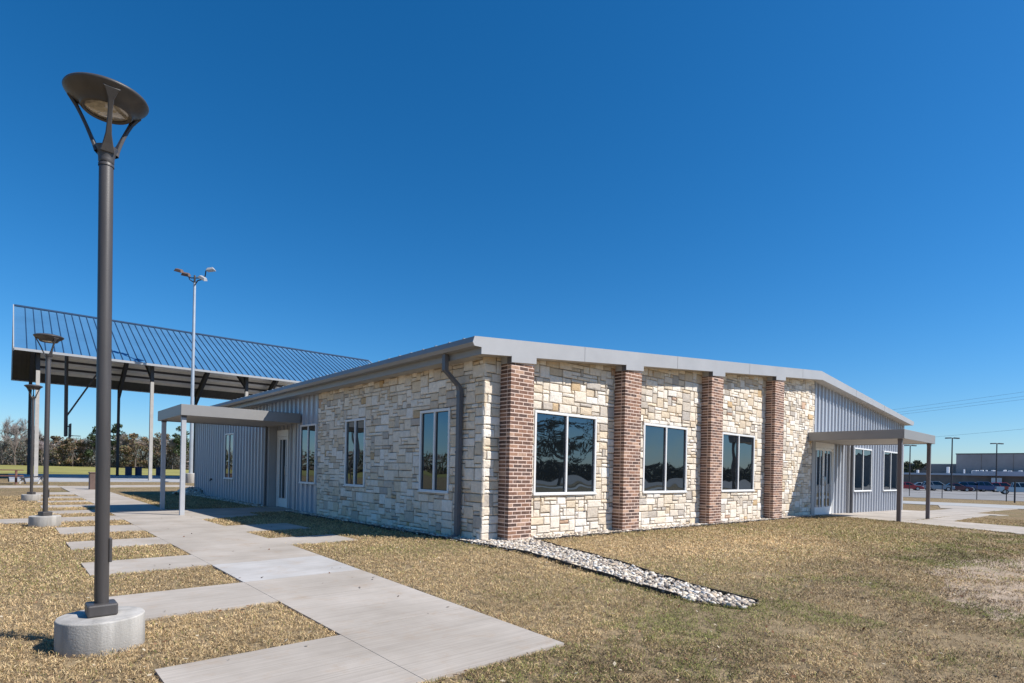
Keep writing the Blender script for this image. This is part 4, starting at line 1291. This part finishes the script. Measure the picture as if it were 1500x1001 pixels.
def car(kind, colname, col, x, y, head, lab):
    p = PROF[kind]
    z = float(gz(x, y)) + .004
    o = thing('pickup_truck' if kind == 'pickup' else 'parked_car', lab, 'pickup truck' if kind == 'pickup' else 'car', (x, y, z), 'vehicles in the parking lot', head)
    key = ('paint', colname)
    if key not in CARMESH: CARMESH[key] = pmat('car_paint_' + colname, col, .3, .15, .05, 2, coat=.6)
    mt = CARMESH[key]
    hw = p['W'] / 2
    b = MB()
    n = len(p['body'])
    # loft across the width: rounded sides
    secs = [(-hw, .93, .06), (-hw * .96, 1, 0), (hw * .96, 1, 0), (hw, .93, .06)]
    rings = []
    zc = .62
    for (yy, k, _) in secs:
        rings.append(b.verts([(px * (1 if k == 1 else .975), yy, zc + (pz - zc) * k) for px, pz in p['body']]))
    for A, B in zip(rings[:-1], rings[1:]):
        for k in range(n):
            l = (k + 1) % n
            b.f.append((A + k, A + l, B + l, B + k))
    b.f.append(tuple(rings[0] + k for k in range(n))); b.f.append(tuple(rings[-1] + k for k in range(n))[::-1])
    # roof skin and pillars
    c = p['cab']; rw = hw * .76
    (x0, z0), (x1, z1), (x2, z2), (x3, z3) = c
    b.hexa([(x1 - .05, -rw, z1 - .03), (x2 + .05, -rw, z2 - .03), (x2 + .05, rw, z2 - .03), (x1 - .05, rw, z1 - .03), (x1, -rw * .96, z1 + .03), (x2, -rw * .96, z2 + .03), (x2, rw * .96, z2 + .03), (x1, rw * .96, z1 + .03)])
    for s_ in (-1, 1):
        for (xa, za, xb, zb2) in ((x0, z0, x1, z1), (x3, z3, x2, z2), ((x0 + x3) / 2 - .1, z0, (x1 + x2) / 2 - .1, z1)):
            b.tube([(xa, s_ * hw * .93, za - .03), (xb, s_ * rw * .99, zb2)], .045, 5)
    if kind == 'pickup':
        pass
    b.build('body', mt, o, bevel=.05, seg=2)
    g = MB()
    k = .985
    g.hexa([(x0 + .04, -hw * .91, z0 - .02), (x3 - .04, -hw * .91, z3 - .02), (x3 - .04, hw * .91, z3 - .02), (x0 + .04, hw * .91, z0 - .02),
            (x1, -rw * k, z1 - .01), (x2, -rw * k, z2 - .01), (x2, rw * k, z2 - .01), (x1, rw * k, z1 - .01)])
    g.build('window_glass', M['carglass'], o)
    for sx in (-1, 1):
        for s_ in (-1, 1):
            t = MB(); r = p['wr']
            t.tube([(sx * p['wb'], s_ * (hw - .20), r), (sx * p['wb'], s_ * (hw + .015), r)], r, 18)
            wo_ = t.build('wheel', M['tyre'], o, bevel=.02)
            q = MB(); q.tube([(sx * p['wb'], s_ * (hw + .01), r), (sx * p['wb'], s_ * (hw + .03), r)], r * .62, 14); q.build('rim', M['rim'], wo_)
    fx = p['body'][-3][0]; fz = p['body'][-3][1]; rx = p['body'][1][0]; rz2 = p['body'][1][1]
    for s_ in (-1, 1):
        q = MB(); q.box(fx - .18, fx + .05, s_ * hw * .72 - .2, s_ * hw * .72 + .2, fz - .08, fz + .06); q.build('headlight', M['headlight'], o, bevel=.03)
        q = MB(); q.box(rx - .02, rx + .10, s_ * hw * .78 - .16, s_ * hw * .78 + .16, rz2 + .02, rz2 + .26); q.build('taillight', M['taillight'], o, bevel=.02)
    return o
RED = (.36, .014, .028); SILV = (.50, .54, .58); TEAL = (.20, .27, .34); MAR = (.085, .014, .026); NAVY = (.022, .07, .20); WHITE = (.80, .81, .82); LBLUE = (.34, .47, .56); BLACK = (.015, .015, .018); GREY = (.16, .17, .18); CYAN = (.10, .28, .40)
def at_px(px, dep, py=700):
    """ground position seen at column px of the photograph at a given distance"""
    a = (px - 750) / FPX
    return (CX + dep * (fw.x + a * rt.x), CY + dep * (fw.y + a * rt.y))
H1 = math.radians(-68)
row1 = [('sedan', 'red', RED, 1330, 104, 'red sedan at the left end of the front row, seen beside the canopy post'),
        ('sedan', 'silver', SILV, 1354, 107, 'silver-blue sedan between the red sedan and the grey-blue wagon'),
        ('suv', 'teal', TEAL, 1374, 104, 'grey-blue wagon just right of the canopy post'),
        ('sedan', 'maroon', MAR, 1401, 103, 'dark maroon sedan in the middle of the front row'),
        ('sedan', 'white', WHITE, 1413, 109, 'white sedan half hidden behind the maroon sedan'),
        ('suv', 'navy', NAVY, 1425, 106, 'dark navy van with pale pillar, left neighbour of the blue pickup'),
        ('pickup', 'navy', NAVY, 1441, 104, 'dark blue pickup truck right of the maroon sedan'),
        ('suv', 'red', RED, 1472, 107, 'red hatchback behind the pale blue pickup')]
for kd, cn, cc, px, dep, lab in row1:
    x, y = at_px(px, dep); car(kd, cn, cc, x, y, H1, lab)
x, y = at_px(1494, 86); car('pickup', 'pale_blue', LBLUE, x, y, math.radians(-76), 'pale blue pickup truck parked nearest at the right edge')
row2 = [('sedan', 'white', WHITE, 1348, 133, 'white sedan roof far back between the white van and the black wagon'),
        ('suv', 'silver', SILV, 1410, 130, 'silver wagon far back behind the maroon sedan'),
        ('suv', 'white', WHITE, 1429, 131, 'white van far back above the dark navy van'),
        ('sedan', 'white', WHITE, 1466, 128, 'white sedan far back above the red hatchback'),
        ('suv', 'white', WHITE, 1338, 128, 'white van in the back row above the red sedan'),
        ('suv', 'black', BLACK, 1358, 126, 'black wagon in the back row behind the silver-blue sedan'),
        ('suv', 'white', WHITE, 1382, 124, 'white wagon in the back row behind the grey-blue wagon'),
        ('sedan', 'cyan', CYAN, 1396, 122, 'light blue sedan in the back row above the maroon sedan'),
        ('suv', 'black', BLACK, 1447, 122, 'black van in the back row behind the dark blue pickup'),
        ('suv', 'maroon', MAR, 1458, 120, 'maroon wagon in the back row beside the red hatchback'),
        ('suv', 'white', WHITE, 1478, 120, 'white wagon in the back row above the pale blue pickup'),
        ('sedan', 'grey', GREY, 1491, 124, 'grey sedan in the back row at the right edge')]
for kd, cn, cc, px, dep, lab in row2:
    x, y = at_px(px, dep); car(kd, cn, cc, x, y, math.radians(112), lab)

# power lines
def cable(x, ya, za, yb, zb_, sag, lab):
    b = MB(); pts = []
    for t in np.linspace(0, 1, 30):
        pts.append((x, ya + (yb - ya) * t, za + (zb_ - za) * t - sag * 4 * t * (1 - t)))
    b.tube(pts, .012, 5)
    tag(b.build('power_line', M['wire']), lab, 'power line', 'overhead power lines above the parking lot')
cable(90, -40, 17.4, 40, 9.4, .6, 'highest of the upper three overhead power lines')
cable(90.5, -40, 16.7, 40, 9.1, .6, 'middle wire of the upper three overhead power lines')
cable(91, -40, 16.2, 40, 8.9, .6, 'lowest of the upper three overhead power lines')
cable(90, -40, 11.9, 40, 5.2, .5, 'single overhead power line well below the group of three')

# ------------------------------------------------------------------ trees
def bare_tree(seed, h=9, col=(.20, .165, .155), spread=.5, nt_=4200):
    r_ = random.Random(seed)
    limbs = MB()
    segs = []
    def grow(p, d, ln, rad, lvl):
        q = p + d * ln
        limbs.tube([p, (p + q) / 2 + Vector((r_.uniform(-.05, .05) * ln, r_.uniform(-.05, .05) * ln, 0)), q], [rad, rad * .8, rad * .6], 5 if lvl < 2 else 4, cap=False)
        segs.append((p, q, lvl))
        if lvl >= 4: return
        for k in range(3 if lvl < 2 else r_.choice([2, 3])):
            nd = (d + Vector((r_.uniform(-1, 1), r_.uniform(-1, 1), r_.uniform(-.25, .55))) * (.75 if lvl else spread)).normalized()
            grow(p + d * ln * r_.uniform(.55, 1.0), nd, ln * r_.uniform(.55, .82), rad * .55, lvl + 1)
    grow(Vector((0, 0, -.1)), Vector((r_.uniform(-.08, .08), r_.uniform(-.08, .08), 1)).normalized(), h * .32, h * .018, 0)
    tips = [s_ for s_ in segs if s_[2] >= 3]
    V = []; F = []; Cc = []
    for i in range(nt_):
        p, q, _ = r_.choice(tips)
        a = p.lerp(q, r_.random())
        d = ((q - p).normalized() + Vector((r_.uniform(-1, 1), r_.uniform(-1, 1), r_.uniform(-.4, .8)))).normalized() * r_.uniform(.35, 1.1)
        s_ = d.cross(Vector((r_.uniform(-1, 1), r_.uniform(-1, 1), r_.uniform(-1, 1)))).normalized() * r_.uniform(.010, .022)
        b0 = len(V)
        V += [a - s_, a + s_, a + d + s_ * .4, a + d - s_ * .4]; F.append((b0, b0 + 1, b0 + 2, b0 + 3))
        k = r_.uniform(.7, 1.4); Cc += [(col[0] * k, col[1] * k, col[2] * k)] * 4
    return limbs, np.array([tuple(v) for v in V]), np.array(F), np.array(Cc)
def leafy(seed, h, wdt, pal, n=2600, base=.25, s0=.12, s1=.34, clumps=26, conic=0.):
    r_ = np.random.default_rng(seed)
    t = r_.uniform(0, 1, clumps); ang = r_.uniform(0, 6.28, clumps)
    cz = h * (base + (1 - base) * t * .93)
    prof = np.sqrt(np.clip(1 - (2 * t - .85) ** 2 / 1.4, .05, 1)) * (1 - conic * t)
    rr = wdt / 2 * prof * np.sqrt(r_.uniform(.1, 1, clumps))
    cx_ = rr * np.cos(ang); cy_ = rr * np.sin(ang)
    cr_ = r_.uniform(.09, .19, clumps) * wdt
    i = r_.integers(clumps, size=n)
    d = r_.standard_normal((n, 3)); d /= np.linalg.norm(d, axis=1)[:, None]
    rad = cr_[i] * r_.uniform(.35, 1.05, n) ** .6
    p = np.stack([cx_[i], cy_[i], cz[i]], 1) + d * rad[:, None] * np.array([1, 1, .72])
    p[:, 2] = np.maximum(p[:, 2], .1)
    a = r_.standard_normal((n, 3)); a /= np.linalg.norm(a, axis=1)[:, None]
    b_ = np.cross(a, r_.standard_normal((n, 3))); b_ /= np.linalg.norm(b_, axis=1)[:, None]
    s = r_.uniform(s0, s1, n)[:, None]
    V = np.stack([p - a * s, p + b_ * s * .5, p + a * s, p - b_ * s * .5], 1).reshape(-1, 3)
    F = np.arange(n)[:, None] * 4 + np.array([[0, 1, 2, 3]])
    pal = np.array(pal)
    tone = r_.uniform(.65, 1.3, clumps)
    C_ = pal[r_.integers(len(pal), size=n)] * (tone[i] * r_.uniform(.8, 1.2, n))[:, None]
    return V, F, np.repeat(C_, 4, 0), (cx_, cy_, cz)
def make_tree(kind, seed, h, lab, x, y, grp='trees of the wood beyond the field'):
    o = thing({'bare': 'bare_tree', 'pine': 'pine_tree', 'brown': 'brown_tree', 'oak': 'oak_tree'}[kind], lab, 'tree', (x, y, float(gz(x, y))), grp)
    if kind == 'bare':
        l, V, F, C_ = bare_tree(seed, h, random.choice([(.30, .25, .245), (.32, .25, .235), (.27, .24, .225)]))
        l.build('trunk', M['bark'], o); np_mesh('crown', V, F, M['twig'], C_, o)
    else:
        pal = {'pine': [(.055, .08, .035), (.075, .10, .045), (.045, .062, .032)], 'brown': [(.15, .10, .06), (.10, .085, .05), (.20, .13, .08), (.12, .12, .06)], 'oak': [(.05, .065, .03), (.075, .085, .04), (.10, .10, .055)]}[kind]
        wd = {'pine': .55, 'brown': .8, 'oak': 1.05}[kind] * h
        V, F, C_, cl = leafy(seed, h, wd, pal, conic=.55 if kind == 'pine' else 0, base=.3 if kind != 'brown' else .12)
        np_mesh('crown', V, F, M['leaf'], C_, o)
        b = MB(); b.tube([(0, 0, -.2), (.05, 0, h * .4), (0, .05, h * .75)], [h * .022, h * .016, h * .006], 8)
        for k in range(7):
            b.tube([(0, 0, h * (.25 + .05 * k)), (cl[0][k] * .5, cl[1][k] * .5, (cl[2][k] + h * .3) / 2 ), (cl[0][k], cl[1][k], cl[2][k])], [h * .010, h * .007, h * .003], 5)
        b.build('trunk', M['bark'], o)
    return o
random.seed(3)
TREES = [('bare', 14.0, 4, 'grey bare tree, tallest at the left edge of the wood'), ('bare', 12.5, 22, 'mauve bare tree just left of the shelter columns'), ('bare', 10.5, 40, 'bare tree behind the farthest lamp post'),
         ('bare', 7.8, 62, 'low bare tree right of the second lamp post'), ('brown', 7.2, 76, 'small russet tree right of the second lamp post'), ('bare', 7.5, 92, 'twiggy bare tree below the basketball goal'),
         ('brown', 6.8, 106, 'russet brown tree beneath the orange rim'), ('bare', 8.0, 118, 'twiggy grey tree right of the basketball goal'), ('bare', 8.5, 128, 'bare tree left of the nearest lamp post'), ('pine', 9.6, 142, 'tall green pine hidden partly by the nearest lamp post'),
         ('pine', 10.2, 172, 'tall dark pine just right of the nearest lamp post'), ('bare', 9.4, 186, 'bare tree between the two drum bins and the pine'), ('brown', 8.0, 198, 'olive brown tree behind the drum bins'), ('bare', 9.2, 210, 'grey bare tree left of the pale column'),
         ('bare', 9.4, 226, 'bare tree right of the pale column'), ('brown', 8.4, 238, 'brown leafy tree left of the canopy post'), ('bare', 9.6, 252, 'bare tree between the two canopy posts'), ('pine', 9.8, 266, 'dark pine behind the canopy post'), ('bare', 9.0, 280, 'bare tree next to the floodlight pole'),
         ('bare', 9.5, -30, ''), ('brown', 8.5, -14, '')]
for k, (kd, h, px, lab) in enumerate(TREES):
    dep = random.uniform(142, 150); h *= 1.12
    x, y = at_px(px, dep)
    if px < 0: continue
    make_tree(kd, 40 + k, h, lab, x, y)
x, y = at_px(1338, 133); make_tree('oak', 77, 6.3, 'dark rounded evergreen tree behind the parked cars beside the warehouse', x, y, 'trees around the parking lot')
# undergrowth of the wood, one belt
def belt(name, p0, p1, n, h0, h1, depth, pal, seed, lab, s0=.25, s1=.7, asp=.4):
    r_ = np.random.default_rng(seed)
    t = r_.random(n); d = r_.uniform(-depth, depth, n)
    dx, dy = p1[0] - p0[0], p1[1] - p0[1]; l = math.hypot(dx, dy); nx, ny = -dy / l, dx / l
    x = p0[0] + dx * t + nx * d; y = p0[1] + dy * t + ny * d
    hh = h0 + (h1 - h0) * fbm(t * l / 7, d / 9, seed)
    z = gz(x, y) + hh * r_.random(n) ** 1.2
    p = np.stack([x, y, z], 1)
    a = r_.standard_normal((n, 3)); a /= np.linalg.norm(a, axis=1)[:, None]
    b_ = np.cross(a, r_.standard_normal((n, 3))); b_ /= np.linalg.norm(b_, axis=1)[:, None]
    s = r_.uniform(s0, s1, n)[:, None]
    V = np.stack([p - a * s, p + b_ * s * asp, p + a * s, p - b_ * s * asp], 1).reshape(-1, 3)
    F = np.arange(n)[:, None] * 4 + np.array([[0, 1, 2, 3]])
    pal = np.array(pal)
    pick = np.clip((fbm(t * l / 4, z / 2.5, seed + 3) * 1.6 - .3) * len(pal), 0, len(pal) - 1).astype(int)
    pick = np.where(r_.random(n) < .35, r_.integers(len(pal), size=n), pick)
    C_ = pal[pick] * r_.uniform(.7, 1.3, n)[:, None]
    tag(np_mesh(name, V, F, M['leaf'], np.repeat(C_, 4, 0)), lab, 'undergrowth', kind='stuff')
WOODPAL = [(.16, .12, .10), (.20, .15, .13), (.10, .095, .05), (.17, .14, .10), (.065, .08, .035), (.13, .10, .075), (.22, .17, .12)]
x0, y0 = at_px(-60, 150); x1, y1 = at_px(330, 150)
belt('undergrowth', (x0, y0), (x1, y1), 52000, 3.6, 9.6, 5, [(.30, .245, .23), (.26, .21, .185), (.17, .15, .095), (.29, .235, .20), (.11, .12, .06), (.23, .185, .155), (.34, .28, .255)], 8, 'grey-brown brushy undergrowth along the edge of the far wood', .2, .7, .11)
# what the windows mirror: wood on the far sides of the lawns
belt('woodland', (-120, 100), (-20, 165), 9000, 3, 8, 5, WOODPAL, 12, 'dense bare wood closing the field to the west, mirrored in the side windows', .3, .9)
belt('woodland', (60, -175), (230, -30), 16000, 2.5, 6.5, 6, [(.035, .045, .02), (.05, .06, .03), (.07, .065, .04), (.03, .035, .02)], 14, 'dark evergreen wood across the lawn, mirrored in the front windows', .4, 1.1)
make_tree('oak', 91, 10.5, 'large spreading evergreen tree across the lawn, mirrored in the first front window', 57, -52, 'trees mirrored in the windows')
